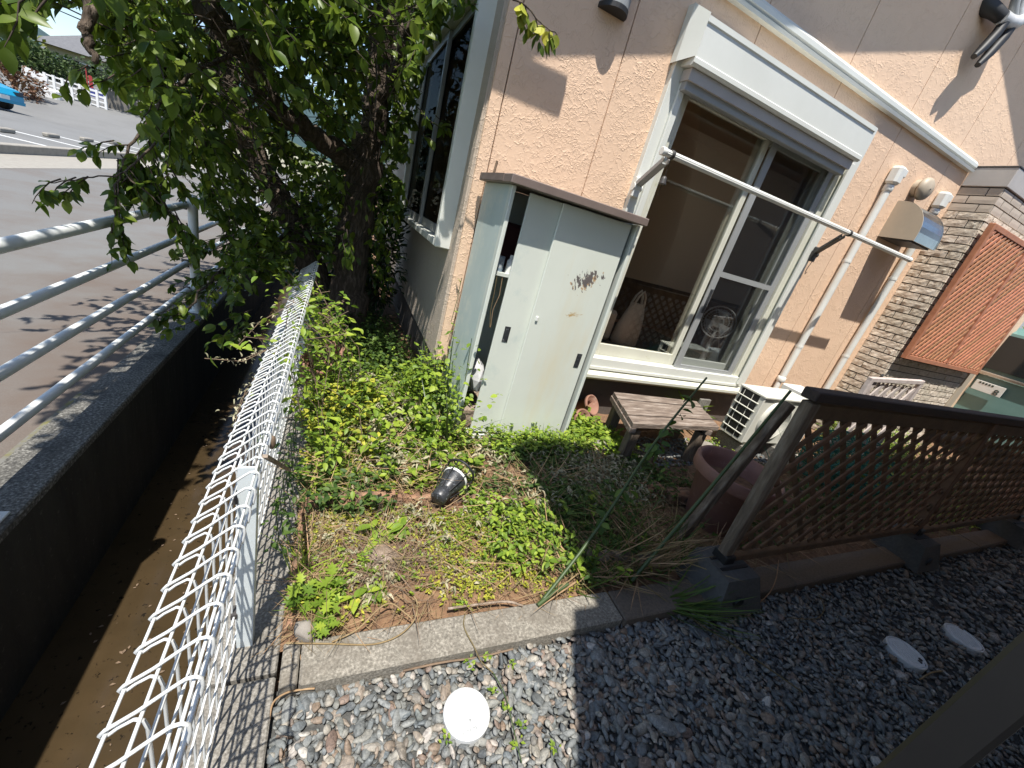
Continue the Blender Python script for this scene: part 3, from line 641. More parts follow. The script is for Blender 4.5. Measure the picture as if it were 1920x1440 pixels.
# roller shutter box over the window
BX0, BX1 = 1.89, 3.80
mb = MB(); pr = [(0, 2.60), (-.15, 2.585), (-.165, 2.60), (-.165, 2.625), (-.157, 2.632), (-.157, 2.80), (-.165, 2.806), (-.165, 2.835), (-.10, 2.868), (0, 2.885)]
mb.prism([(BX0, YW + a, z) for a, z in pr], (BX1 - BX0, 0, 0)); box = part('shutter_box', mb, M_white, house)
mb = MB(); mb.prism([(BX0, YW - .168, 2.63), (BX0, YW - .168, 2.845), (BX0 - .055, YW - .06, 2.90), (BX0 - .055, YW - .06, 2.60)], (.0, .055, .0)); part('end_cap', mb, M_white, box)
mb = MB(); mb.box((BX0 + .03, YW - .135, 2.52), (BX1 - .03, YW - .05, 2.584)); part('shutter_slot', mb, M_cap, box)
mb = MB(); mb.box((BX0 + .04, YW - .115, 2.47), (BX1 - .04, YW - .06, 2.535), .006); part('shutter_bar', mb, M_grey, box)
for x in (WX0 + .075, WX1 - .135):
    mb = MB(); mb.box((x, YW - .07, WZ0 + .12), (x + .05, YW - .047, 2.6), .004); part('shutter_guide', mb, M_white, box)

# side window (bay frame standing proud of the side wall)
mb = MB(); fx0, fx1 = .615, XC + .03
mb.box((fx0, S0 - .03, 1.13), (fx1, S0 + .03, 2.9), .006); mb.box((fx0, S1 - .03, 1.13), (fx1, S1 + .03, 2.9), .006)
mb.box((fx0, S0 + .03, 1.13), (fx1, S1 - .03, 1.18), .006); mb.box((fx0, S0 + .03, 2.66), (fx1, S1 - .03, 2.9), .006); sw = part('side_window', mb, M_white, house)
mb = MB(); mb.box((fx0 - .03, S0 + .03, 2.70), (fx0 + .02, S1 - .03, 2.88), .01); part('shutter_housing', mb, M_white, sw)
for y0, y1, xo in ((S0 + .06, 4.12, .685), (4.04, S1 - .06, .66)):
    mb = MB(); mb.box((xo, y0, 1.185), (xo + .025, y0 + .05, 2.655)); mb.box((xo, y1 - .05, 1.185), (xo + .025, y1, 2.655)); mb.box((xo, y0 + .05, 1.185), (xo + .025, y1 - .05, 1.25)); mb.box((xo, y0 + .05, 2.6), (xo + .025, y1 - .05, 2.655)); part('sash', mb, M_grey, sw)
    mb = MB(); mb.box((xo + .011, y0 + .05, 1.25), (xo + .014, y1 - .05, 2.6)); part('pane', mb, M_glassd, sw)

# brick pier with cap
PX, PY, PX1 = 5.70, 2.385, 7.62
pier = thing('brick_pier', 'pale split-face brick pier with dark joints and grey cap', 'brick pier', (PX, YW, 0))
mb = MB(); mb.box((PX + .012, PY + .012, -.1), (PX1, YW + .3, 2.97)); part('mortar', mb, M_mortar, pier)
def brick_mesh(L, H, D, mt, rough, seed):
    r = np.random.default_rng(seed); nx = 5; v = []; f = []
    for i in range(nx + 1):
        for j in range(3):
            x = -L / 2 + L * i / nx; z = -H / 2 + H * j / 2; e = (i in (0, nx)) or (j in (0, 2))
            v.append((x, (-D if not e else -D * .86) + r.normal(0, rough), z))
    for i in range(nx):
        for j in range(2): a = i * 3 + j; f.append((a, a + 3, a + 4, a + 1))
    n = len(v); ring = [i * 3 for i in range(nx + 1)] + [nx * 3 + 1, nx * 3 + 2] + [i * 3 + 2 for i in range(nx - 1, -1, -1)] + [1]
    for q in ring: x, y, z = v[q]; v.append((x, .0, z))
    k = len(ring)
    for i in range(k): f.append((ring[i], n + i, n + (i + 1) % k, ring[(i + 1) % k]))
    b_ = MB(); b_.add(v, f); return b_.mesh('brick', mt)
CHT = .076; ncourse = int(2.93 / CHT)
bm_long = [brick_mesh(.218, CHT - .010, .019, M_brick, .0022, s) for s in range(4)]; bm_half = [brick_mesh(.102, CHT - .010, .019, M_brick, .0022, s + 9) for s in range(3)]
bf_long = brick_mesh(.218, CHT - .010, .012, M_brickflat, .0003, 1); bf_half = brick_mesh(.102, CHT - .010, .012, M_brickflat, .0003, 2)
hw = YW - PY; extra = 0; bkn = 0; rest = []
for c in range(ncourse):
    z = .02 + CHT * (c + .5); top = c >= ncourse - 3
    # return face towards the canal: half and long brick alternating
    segs = ((YW - .111, 'l'), (YW - .280, 'h')) if c % 2 else ((YW - .053, 'h'), (YW - .222, 'l'))
    for yc, kind in segs:
        me = (bf_long if kind == 'l' else bf_half) if top else (random.choice(bm_long) if kind == 'l' else random.choice(bm_half))
        inst('brick', me, pier, (PX + .012, yc, z), (0, 0, -math.pi / 2))
    x = PX + .02 + (0 if c % 2 else -.115)
    while x < PX1 - .05:
        x0 = max(x, PX + .004); x1 = min(x + .222, PX1)
        vis = c >= ncourse - 6 or z < 1.2 or x < PX + .12
        if not (c >= ncourse - 6 or z < 1.2): x1 = min(x1, PX + .155)
        if x1 - x0 > .04:
            me = bf_long if top else random.choice(bm_long)
            if vis: inst('brick', me, pier, ((x0 + x1) / 2, PY + .012, z), (0, 0, 0), ((x1 - x0) / .222, 1, 1))
        x += .231
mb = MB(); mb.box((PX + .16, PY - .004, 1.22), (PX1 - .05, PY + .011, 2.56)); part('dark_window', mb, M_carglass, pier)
mb = MB(); mb.box((PX - .012, PY - .012, 2.914), (PX1, YW, 3.085), .005); part('cap', mb, M_cap, pier)
mb = MB(); mb.box((PX - .016, PY - .017, 3.085), (PX1, YW, 3.098), .002); part('cap_edge', mb, M_capedge, pier)
mb = MB(); mb.box((PX1, PY - .02, 0), (PX1 + .16, YW + .3, 3.0), .01); part('corner_trim', mb, M_beige, pier)
# shadow tiles behind the trellis: the lower plinth of the pier
# orange lattice on the pier
TX0, TX1, TZ0, TZ1, TY = 5.715, 7.60, 1.175, 2.60, PY - .062
trel = thing('lattice_screen', 'orange stained wooden lattice screen fixed on the brick pier', 'lattice screen', (TX0, TY, TZ0))
mb = MB(); frame(mb, TX0, TX1, TZ0, TZ1, .05, TY - .03, TY + .02, .004); part('frame', mb, M_orange, trel)
mb = MB(); mb.box(((TX0 + TX1) / 2 - .025, TY - .034, TZ0 + .05), ((TX0 + TX1) / 2 + .025, TY - .006, TZ1 - .05), .003); part('middle_post', mb, M_orange, trel)
def clip_diag(x0, x1, z0, z1, c, s):
    """segment of the line z = s*(x-x0)+c inside the rectangle"""
    pts = []
    for x in (x0, x1):
        z = s * (x - x0) + c
        if z0 - 1e-9 <= z <= z1 + 1e-9: pts.append((x, z))
    for z in (z0, z1):
        x = (z - c) / s + x0
        if x0 < x < x1: pts.append((x, z))
    pts.sort(); return (pts[0], pts[-1]) if len(pts) > 1 and pts[-1][0] - pts[0][0] > .02 else None
def slats(parent, x0, x1, z0, z1, y, pitch, wd, th, mt, angle, name='slat', lim=400, layer=1.0):
    s0 = math.tan(angle); step = pitch / math.cos(angle); n = 0
    for sgn, yy in ((1, y), (-1, y + th * layer)):
        s = s0 * sgn; c = z0 - abs(s) * (x1 - x0) if sgn > 0 else z0; end = z1 if sgn > 0 else z1 + abs(s) * (x1 - x0); c += step * .4
        while c < end:
            seg = clip_diag(x0, x1, z0, z1, c, s); c += step
            if seg:
                mb = MB(); (xa, za), (xb, zb) = seg; L = math.hypot(xb - xa, zb - za)
                mb.obox((0, 0, 0), np.eye(3), (L / 2, th / 2, wd / 2), .0015); me = mb.mesh(name, mt)
                inst(name, me, parent, ((xa + xb) / 2, yy, (za + zb) / 2), (0, -math.atan2(zb - za, xb - xa), 0)); n += 1
    return n
slats(trel, TX0 + .05, (TX0 + TX1) / 2 - .025, TZ0 + .05, TZ1 - .05, TY - .02, .064, .031, .012, M_orange, R_(47))
slats(trel, (TX0 + TX1) / 2 + .025, TX1 - .05, TZ0 + .05, TZ1 - .05, TY - .02, .064, .031, .012, M_orange, R_(47))

# neighbour building behind the photographer, whose wall, porch roof and pole throw the shade
nb = thing('neighbour_house', 'pale neighbouring house with porch roof shading the gravel yard', 'house', (3, -2, 0))
mb = MB(); mb.box((.446, -4.5, -.1), (9, -.3, 3.36)); part('wall', mb, M_nbwall, nb)
mb = MB(); mb.box((.571, -4.5, 3.36), (9.5, .813, 3.44)); part('porch_roof', mb, M_brownm, nb)
mb = MB(); mb.box((.90, .010, -.02), (.968, .068, 3.36), .006)
post = solo('porch_post', mb, M_post, 'dark bronze metal porch post close to the camera at the gravel edge', 'post')

# ================================================================== THINGS ON THE WALL
# laundry pole and its arms
lp = thing('laundry_pole', 'ribbed grey laundry pole on two folding arms across the window', 'laundry pole', (1.85, 2.37, 2.0))
mb = MB(); n = 24; prof = [(.0205 if i % 2 else .0185) for i in range(n)]
pts0 = []; 
v = []
for x in (1.775, 4.872):
    for i in range(n): a = 2 * math.pi * i / n; v.append((x, 2.37 + prof[i] * math.cos(a), 2.055 + prof[i] * math.sin(a)))
mb.add(v, [(i, (i + 1) % n, n + (i + 1) % n, n + i) for i in range(n)]); part('pole', mb, M_pvc, lp)
mb = MB(); mb.lathe([(.02, 0), (.025, .002), (.025, .03), (.021, .035)], (1.752, 2.37, 2.055), (1, 0, 0), 16); part('end_cap', mb, M_pvc, lp)
mb = MB(); mb.lathe([(.02, 0), (.023, .002), (.023, .02), (.019, .024)], (4.86, 2.37, 2.055), (1, 0, 0), 16); part('end_cap', mb, M_pvc, lp)
for x, xe in ((1.87, 1.835), (4.0, 3.84)):
    for o in (-.022, .022): mb = MB(); mb.bar((x + o, 2.665, 1.875), (xe + o, 2.40, 2.03), .008, .030, c=.002); part('arm_rail', mb, M_grey if x < 3 else M_dgrey, lp)
    mb = MB(); mb.bar((x, 2.665, 1.87), (xe, 2.42, 2.008), .036, .012, c=.002); part('arm', mb, M_grey if x < 3 else M_dgrey, lp)
    mb = MB(); mb.box((x - .03, YW - .075, 1.80), (x + .03, YW - .046, 1.93), .006); mb.lathe([(.026, -.036), (.026, .036)], (x, 2.665, 1.865), (1, 0, 0), 14); part('wall_bracket', mb, M_pvc if x < 3 else M_dgrey, lp)
    mb = MB(); mb.lathe([(.025, -.012), (.027, -.01), (.027, .01), (.025, .012)], (xe, 2.37, 2.055), (1, 0, 0), 16); part('strap', mb, M_dgrey, lp)
mb = MB(); mb.tube([(4.0, 2.64, 1.83), (3.97, 2.63, 1.78), (3.955, 2.63, 1.72), (3.965, 2.63, 1.68), (3.98, 2.63, 1.70)], .003, 5); part('wire_hook', mb, M_dgrey, lp)
# small bell hanging from the pole
p0 = aty(1243, 340, 2.37)
mb = MB(); mb.lathe([(.004, .03), (.014, .028), (.018, .012), (.024, -.012), (.025, -.016), (.02, -.016)], p0, n=14); mb.tube([p0 + [0, 0, .03], (p0[0], 2.37, 2.04)], .0015, 4); mb.tube([p0 + [0, 0, -.016], p0 + [0, 0, -.09]], .0015, 4)
solo('wind_bell', mb, M_dgrey, 'small dark bell hanging from the laundry pole before the window', 'bell')

# range hood vent, round vent cap
hd = thing('exhaust_hood', 'curved stainless steel exhaust hood on the peach wall', 'exhaust hood', (5.05, YW, 2.2))
HX0, HX1, HZ = 4.85, 5.27, 2.22
q = [(0, HZ), (-.30, HZ)] + [(-.30 * math.cos(t) if t < .01 else -.06 - .24 * math.cos(t), HZ + .08 + .25 * math.sin(t)) for t in np.linspace(0, math.pi / 2, 9)] + [(0, HZ + .33)]
mb = MB(); mb.prism([(HX0 + .004, YW + a, z) for a, z in q], (HX1 - HX0 - .008, 0, 0)); body = part('shell', mb, M_stain, hd)
mb = MB(); mb.box((HX0 + .03, YW - .27, HZ - .012), (HX1 - .03, YW - .02, HZ - .002)); part('opening', mb, M_dgrey, hd)
for x in (HX0, HX1 - .008):
    mb = MB(); mb.prism([(x, YW + a * 1.012, HZ + (z - HZ) * 1.012) for a, z in q], (.008, 0, 0)); part('side_plate', mb, M_beige if x < 5 else M_stain, hd)
vc = thing('vent_cap', 'round beige vent cap above the exhaust hood', 'vent cap', (5.0, YW, 2.70))
mb = MB(); mb.lathe([(.075, 0), (.075, .04)], (5.0, YW, 2.70), (0, -1, 0), 24); part('base', mb, M_beige, vc)
mb = MB(); mb.lathe([(.05, .04), (.05, .06), (.098, .06), (.10, .07), (.095, .095), (.07, .115), (.0, .122)], (5.0, YW, 2.70), (0, -1, 0), 28, cap=False); part('cowl', mb, M_beige, vc)
mb = MB(); mb.lathe([(.006, 0), (.006, .006)], (5.0, YW - .12, 2.70), (0, -1, 0), 8); part('screw', mb, M_dgrey, vc)
# drain pipes with white elbows
for px, lab, ztop, zb in ((4.53, 'white drain pipe running down the peach wall left of the exhaust hood', 2.58, .63), (5.42, 'white drain pipe running down beside the brick pier', 2.60, .0)):
    dp = thing('drain_pipe', lab, 'drain pipe', (px, YW - .045, 0), 'drain pipes on the wall')
    mb = MB(); mb.tube([(px, YW - .045, zb), (px, YW - .045, ztop)], .033, 18); part('pipe', mb, M_pvc, dp)
    mb = MB(); mb.lathe([(.036, 0), (.04, .004), (.04, .05), (.036, .055)], (px, YW - .045, ztop - .03), n=18); part('socket', mb, M_pvc, dp)
    mb = MB(); mb.box((px - .05, YW - .10, ztop + .03), (px + .05, YW - .001, ztop + .18), .02); mb.box((px + .03, YW - .095, ztop + .10), (px + .075, YW - .01, ztop + .17), .015); part('elbow', mb, M_pvc, dp)
    for z in (1.0, 1.9):
        if z > zb: mb = MB(); mb.lathe([(.036, 0), (.036, .022)], (px, YW - .045, z), n=18); mb.box((px - .008, YW - .02, z), (px + .008, YW, z + .02)); part('clip', mb, M_pvc, dp)
    if zb > .3:
        mb = MB(); mb.lathe([(.04, 0), (.043, .006), (.043, .05), (.036, .056)], (px, YW - .045, zb - .03), n=18); part('collar', mb, M_pvc, dp)
        mb = MB(); mb.tube([(px - .035, YW - .06, 0), (px - .03, YW - .06, .3), (px - .01, YW - .045, zb - .02)], .026, 12); part('wrapped_hose', mb, M_pvc, dp)
    else:
        mb = MB(); mb.lathe([(.036, 0), (.041, .005), (.041, .05), (.036, .055)], (px, YW - .045, .5), n=18); part('collar', mb, M_pvc, dp)
mb = MB(); mb.lathe([(.012, 0), (.02, .004), (.02, .016), (.008, .02)], (4.605, YW - .06, 2.725), (1, 0, 0), 8); solo('pipe_tap', mb, M_grey, 'tiny grey fitting on the elbow of the left drain pipe', 'fitting')
# porch lamp near the top of the wall
lm = thing('wall_lamp', 'half round grey and black wall lamp high on the peach wall', 'wall lamp', (1.34, YW, 2.75))
q = [(-.10 * math.sin(t), 1.335 - .092 * math.cos(t)) for t in np.linspace(0, math.pi, 14)]
mb = MB(); mb.prism([(x, YW + y, 2.69) for y, x in q], (0, 0, .30)); part('shade', mb, M_grey, lm)
mb = MB(); mb.prism([(1.335 + (x - 1.335) * 1.03, YW + y * 1.03, 2.665) for y, x in q], (0, 0, .024)); part('bottom_rim', mb, M_blackp, lm)
# cable entry at the top right
cb = thing('cable_entry', 'black cables taped to a hook high on the peach wall', 'cable', (4.55, YW - .08, 3.85))
pA, pB, pC = aty(1852, 14, YW - .02), aty(1878, 32, YW - .10), aty(1903, 44, YW - .12); pD = aty(1925, 30, YW - .12)
mb = MB(); mb.tube([pA + [0, .02, .02], pA, pA * .6 + pB * .4 + [0, -.02, -.01], pB], [.075, .06, .05, .045], 12); part('hook_arm', mb, M_blackp, cb)
mb = MB(); mb.tube([pB, pB * .5 + pC * .5 + [0, 0, -.008], pC, pD], .047, 12); part('tape', mb, M_plastic, cb)
for (a, b) in (((1885, 40), (1826, 106)), ((1901, 44), (1833, 122))):
    p, r = aty(*a, YW - .11), aty(*b, YW - .12); mb = MB(); mb.tube([p + [.0, 0, .02], p * .7 + r * .3 + [.02, 0, 0], p * .3 + r * .7 + [.015, 0, 0], r], [.036, .036, .035, .022], 10); part('cable_sleeve', mb, M_blackp, cb)
for (a, b) in (((1898, 40), (1908, -12)), ((1906, 42), (1922, -6))):
    p, r = aty(*a, YW - .11), aty(*b, YW - .10); mb = MB(); mb.tube([p, p * .5 + r * .5 + [-.02, 0, 0], r], .03, 10); part('wrapped_cable', mb, M_grey if a[0] == 1898 else M_plastic, cb)
# rusty stub on the locker roof and lamp-side seam
mb = MB(); mb.tube([(.83, 2.66, 1.66), (.835, 2.66, 1.735)], .008, 8); solo('rusty_bolt', mb, M_stemb, 'small rusty bolt standing on the locker roof', 'bolt')

# ================================================================== STEEL LOCKER
lk = thing('storage_locker', 'grey green steel storage locker with two sliding doors left ajar', 'storage locker', (1.24, 2.42, .05))
LX0, LX1, LY0, LY1, LZ0, LZ1 = .790, 1.642, 2.165, 2.655, .05, 1.605
mb = MB(); mb.box((LX0, LY0 + .02, LZ0 + .03), (LX0 + .012, LY1, LZ1 - .002)); part('side_panel', mb, M_steelside, lk)
mb = MB(); mb.box((LX1 - .012, LY0 + .02, LZ0 + .03), (LX1, LY1, LZ1 - .002)); part('side_panel', mb, M_steelside, lk)
mb = MB(); mb.box((LX0 + .013, LY1 - .012, LZ0 + .03), (LX1 - .013, LY1, LZ1 - .002)); part('back_panel', mb, M_steelside, lk)
mb = MB(); mb.box((LX0 - .001, LY0, LZ0 + .03), (LX0 + .022, LY0 + .05, LZ1 - .002), .003); part('front_post', mb, M_steel, lk)
mb = MB(); mb.box((LX1 - .022, LY0, LZ0 + .03), (LX1 + .001, LY0 + .05, LZ1 - .002), .003); part('front_post', mb, M_steel, lk)
mb = MB(); mb.box((LX0 - .004, LY0 - .006, LZ0 - .02), (LX1 + .004, LY1, LZ0 + .028), .003); mb.box((LX0, LY0 - .004, LZ0 + .0285), (LX1, LY0 + .004, LZ0 + .04)); part('base', mb, M_steel, lk)
mb = MB(); mb.box((LX0 - .038, LY0 - .066, LZ1), (LX1 - .004, LY1 + .02, LZ1 + .043), .004); roof = part('roof', mb, M_brownm, lk)
mb = MB(); mb.box((LX0 - .041, LY0 + .06, LZ1 + .006), (LX0 - .0385, LY1 - .0, LZ1 + .042)); part('roof_end', mb, M_brownm, roof)
mb = MB(); mb.box((.910, LY0 + .035, LZ0 + .045), (1.36, LY0 + .050, LZ1 - .01), .004); dl = part('sliding_door', mb, M_steel, lk, 'left sliding door')
mb = MB(); mb.box((1.106, LY0 + .010, LZ0 + .045), (1.588, LY0 + .026, LZ1 - .01), .004); dr = part('sliding_door', mb, M_door, lk, 'right sliding door with rusty scrapes')
def recess(mb, x, z, y): frame(mb, x - .019, x + .019, z - .05, z + .05, .006, y - .003, y + .002, .001)
mb = MB(); recess(mb, .985, .80, LY0 + .035); mb.box((.97, LY0 + .032, .756), (1.0, LY0 + .034, .844)); part('handle', mb, M_black, dl)
mb = MB(); recess(mb, 1.535, .70, LY0 + .010); mb.box((1.52, LY0 + .007, .656), (1.55, LY0 + .009, .744)); part('handle', mb, M_black, dr)
lkp = aty(1007, 598, LY0 + .005); mb = MB(); mb.box(lkp - [.008, .004, .014], lkp + [.008, .006, .014], .003); part('lock', mb, M_pvc, dl)
mb = MB(); mb.box((LX0 + .014, LY0 + .07, 1.13), (LX1 - .014, LY1 - .02, 1.15)); part('shelf', mb, M_steel, lk)
# things inside
mb = MB(); mb.lathe([(.03, 0), (.03, .085), (.026, .088)], (.858, 2.28, 1.15), n=16); solo('paint_can', mb, M_can, 'small blue labelled can on the locker shelf', 'can')
mb = MB(); mb.lathe([(.022, 0), (.022, .07), (.012, .085), (.012, .105)], (.925, 2.27, 1.15), n=14); solo('spray_bottle', mb, M_pvc, 'little white capped bottle on the locker shelf', 'bottle')
b_ = pebble_template(2, 77); mb = MB(); mb.add(b_[0] * [.06, .13, .16] + [.90, 2.36, .45], b_[1]); solo('plastic_bag', mb, M_plastic, 'crumpled clear plastic bag inside the locker opening', 'bag')
mb = MB(); mb.box((.83, 2.5, 1.151), (1.5, 2.6, 1.42), .03); solo('folded_cloth', mb, M_maroon, 'dark maroon cloth bundle at the back of the locker shelf', 'cloth')
mb = MB(); mb.box((.82, 2.26, .09), (1.1, 2.55, .24), .02); solo('storage_box', mb, M_stump, 'brown box at the bottom of the locker', 'box')
for i, x in enumerate((.85, .885)):
    mb = MB(); mb.tube([(x, 2.24, 1.13), (x + .008, 2.235, 1.02), (x + .01 - .02 * i, 2.235, .93), (x + .03 - .03 * i, 2.23, .82)], .0022, 5); solo('hanging_cord', mb, M_straw, ('left' if not i else 'right') + ' pale cord hanging below the locker shelf', 'cord', group='cords in the locker')

# ================================================================== BENCH, AIR CONDITIONER, POTS
bn = thing('garden_bench', 'weathered brown plank bench under the window', 'bench', (2.55, 2.2, 0))
A, B, C, D = np.array([1.99, 1.93]), np.array([2.90, 1.955]), np.array([3.12, 2.43]), np.array([2.18, 2.46])
for i in range(4):
    t0, t1 = i / 4 + .012, (i + 1) / 4 - .012
    a, b, c, d = A + (D - A) * t0, B + (C - B) * t0, B + (C - B) * t1, A + (D - A) * t1
    zt = .372 + [.0, .003, -.002, .002][i]; mb = MB(); mb.prism([(*a, zt - .035), (*b, zt - .035), (*c, zt - .035), (*d, zt - .035)], (0, 0, .035)); part('plank', mb, M_oldwood, bn)
for t in (.02, .90):
    a, d = A + (B - A) * t, D + (C - D) * t; mb = MB(); mb.bar((*(a + (d - a) * -.0), .315), (*d, .315), .05, .045, c=.004); part('cross_bar', mb, M_oldwood, bn)
for t in (.08, .86):
    for s in (.12, .88):
        p = (A + (B - A) * t) * (1 - s) + (D + (C - D) * t) * s; mb = MB(); mb.box((p[0] - .045, p[1] - .03, -.02), (p[0] + .045, p[1] + .03, .292), .005); part('leg', mb, M_postwood, bn)

ac = thing('air_conditioner', 'ivory outdoor air conditioner unit beside the bench', 'air conditioner', (3.78, 2.19, .1))
AX0, AX1, AY0, AY1, AZ0, AZ1 = 3.437, 4.12, 2.065, 2.32, .165, .637
mb = MB(); mb.box((AX0 + .02, AY0 + .01, AZ0), (AX1 - .01, AY1, AZ1 - .02), .004); part('casing', mb, M_ac, ac)
mb = MB(); mb.box((AX0 - .006, AY0 - .006, AZ1 - .02), (AX1, AY1 + .006, AZ1), .008); part('top_cover', mb, M_ac, ac)
mb = MB(); mb.box((AX0 + .0, AY0, AZ0 + .0), (AX0 + .02, AY0 + .05, AZ1 - .021), .006); mb.box((AX0, AY1 - .02, AZ0), (AX0 + .02, AY1, AZ1 - .021), .004); mb.box((AX0, AY0 + .05, AZ0), (AX0 + .02, AY1 - .02, AZ0 + .02)); part('side_frame', mb, M_ac, ac)
mb = MB(); mb.box((AX0 + .010, AY0 + .05, AZ0 + .02), (AX0 + .021, AY1 - .02, AZ1 - .022)); part('coil', mb, M_blackp, ac)
for k in range(5):
    z = AZ0 + .07 + .078 * k; mb = MB(); mb.tube([(AX0 - .004, AY0 + .03, z), (AX0 - .004, AY1 - .01, z + .004)], .006, 6); part('guard_bar', mb, M_ac, ac)
for yy in (AY0 + .10, AY0 + .19):
    mb = MB(); mb.tube([(AX0 - .002, yy, AZ0 + .01), (AX0 - .002, yy + .01, AZ1 - .03)], .003, 5); part('guard_bar', mb, M_ac, ac)
FC = (3.73, AY0, .405)
mb = MB(); mb.lathe([(.185, .012), (.205, .0), (.208, -.012)], FC, (0, -1, 0), 40, cap=False); part('fan_ring', mb, M_ac, ac)
mb = MB(); mb.lathe([(.0, 0), (.20, 0)], (FC[0], FC[1] + .007, FC[2]), (0, -1, 0), 32, cap=False); part('fan_opening', mb, M_blackp, ac)
for k in range(12):
    r = .05 + .0125 * k; mb = MB(); a = np.linspace(0, 2 * math.pi, 37); mb.tube([(FC[0] + r * math.cos(t), FC[1] - .008, FC[2] + r * math.sin(t)) for t in a], .003, 4, cap=False); part('grille_ring', mb, M_ac, ac)
mb = MB(); mb.lathe([(.045, 0), (.045, .01), (.0, .014)], FC, (0, -1, 0), 20, cap=False)
for k in range(6): a = k * math.pi / 3; mb.bar((FC[0] + .04 * math.cos(a), FC[1] - .006, FC[2] + .04 * math.sin(a)), (FC[0] + .2 * math.cos(a), FC[1] - .006, FC[2] + .2 * math.sin(a)), .006, .004, (0, 1, 0))
part('fan_hub', mb, M_ac, ac)
for x in (3.55, 4.0):
    mb = MB(); mb.box((x - .06, 2.03, -.02), (x + .06, 2.36, .13), .008); solo('concrete_block', mb, M_conc, ('left' if x < 3.7 else 'right') + ' concrete block carrying the air conditioner', 'concrete block', group='blocks under the air conditioner')
    mb = MB(); mb.box((x - .03, AY0 - .01, .131), (x + .03, AY1 + .01, .164)); part('foot', mb, M_ac, ac)
mb = MB(); mb.box((4.20, 2.16, -.01), (4.5, 2.45, .66), .012); solo('pipe_cover_box', mb, M_pvc, 'white box standing right of the air conditioner', 'box')
mb = MB(); mb.obox((3.32, 2.50, .27), np.eye(3), (.07, .012, .10), .004); mb.box((3.3, 2.495, -.02), (3.34, 2.505, .18)); solo('grey_tile', mb, M_conc, 'grey flat tile propped at the wall beside the spiky plant', 'tile')

# big dusty pot behind the lattice fence
bp_ = thing('planter_pot', 'large dusty terracotta pot behind the leaning board', 'pot', (2.35, 1.34, .03))
mb = MB(); mb.lathe([(.16, 0), (.165, .01), (.22, .33), (.25, .335), (.256, .345), (.256, .41), (.248, .418), (.23, .41), (.22, .34), (.16, .06), (0, .06)], (2.35, 1.34, .02), n=40, cap=False); part('bowl', mb, M_pinkt, bp_)
mb = MB(); mb.lathe([(0, .0), (.20, .0)], (2.35, 1.34, .31), n=24, cap=False); part('potting_soil', mb, M_soil, bp_)
# stacked clay pots beside the locker
for i, (x, y, z, r, rot) in enumerate(((2.13, 2.62, .15, .085, (1.0, 0, .3)), (1.97, 2.45, .07, .105, (.8, 0, .4)))):
    ax = (math.sin(.5) * .7, -.75, .6); mb = MB(); mb.lathe([(r * .62, -.13), (r * .66, -.13), (r * .95, .0), (r * 1.08, .0), (r * 1.08, .03), (r * .95, .03), (r * .6, -.11), (0, -.11)], (x, y, z), ax, 28, cap=False)
    solo('clay_pot', mb, M_terra, ('upper small' if not i else 'lower larger') + ' clay pot lying on its side right of the locker', 'clay pot', group='clay pots by the locker')
for i, (x, y, z, s) in enumerate(((-.10, 2.92, .12, .10), (.02, 3.06, .20, .07))):
    mb = MB(); mb.lathe([(s * .75, 0), (s, s * 1.7), (s * 1.1, s * 1.7), (s * 1.1, s * 2.0), (s * .9, s * 2.0), (s * .7, s * .3), (0, s * .3)], (x, y, z - s), (0.25, -.3, 1), 24, cap=False)
    solo('clay_pot', mb, M_terra, ('brown clay pot' if not i else 'smaller pink clay pot') + ' among vines beside the white mesh fence', 'clay pot', group='clay pots by the mesh fence')

# ================================================================== ROOM CONTENTS
fn = thing('electric_fan', 'white electric fan standing on the wooden floor behind the screen', 'fan', (3.84, 3.16, .5))
mb = MB(); mb.lathe([(.15, 0), (.155, .012), (.14, .03), (.05, .04)], (3.84, 3.16, .502), n=28); part('base', mb, M_bluefan, fn)
mb = MB(); mb.lathe([(.03, .03), (.026, .26), (.018, .27), (.017, .42)], (3.86, 3.18, .502), n=14); part('pole', mb, M_fan, fn)
mb = MB(); mb.lathe([(.04, -.10), (.055, -.06), (.055, .05), (.02, .08)], (3.87, 3.2, 1.0), (-.75, -.6, .15), 18); part('motor', mb, M_fan, fn)
mb = MB()
fa = np.array((-.75, -.6, .15)); fa /= np.linalg.norm(fa); fu = np.cross(fa, [0, 0, 1.]); fu /= np.linalg.norm(fu); fv = np.cross(fa, fu); fc = np.array((3.80, 3.14, 1.01))
for rr_, dz in ((.17, 0), (.168, .05), (.10, .07), (.05, .075), (.14, -.03)): mb.tube([fc + fa * dz + rr_ * (math.cos(t) * fu + math.sin(t) * fv) for t in np.linspace(0, 2 * math.pi, 33)], .0035 if rr_ < .165 else .006, 5, cap=False)
for t in np.linspace(0, 2 * math.pi, 33)[:-1]: mb.tube([fc + fa * .075 + .03 * (math.cos(t) * fu + math.sin(t) * fv), fc + fa * .06 + .12 * (math.cos(t) * fu + math.sin(t) * fv), fc + .17 * (math.cos(t) * fu + math.sin(t) * fv)], .0014, 3, cap=False)
part('cage', mb, M_fan, fn)
for k in range(3):
    t = 2.1 * k; mb = MB(); d1 = math.cos(t) * fu + math.sin(t) * fv; d2 = math.cos(t + .9) * fu + math.sin(t + .9) * fv; mb.prism([fc + .02 * d1, fc + .14 * d1, fc + .14 * d2 + fa * .02, fc + .02 * d2], fa * .003); part('fan_blade', mb, M_bluefan, fn)
mb = MB(); mb.tube([(3.86, 3.13, .93), (3.90, 3.08, .75), (3.95, 3.05, .6), (4.02, 3.02, .52)], .004, 5); part('cord', mb, M_fan, fn)
bg_ = thing('cloth_bag', 'pale cloth bag with two handles standing behind the left pane', 'bag', (2.95, 3.5, .51))
mb = MB(); v = []; 
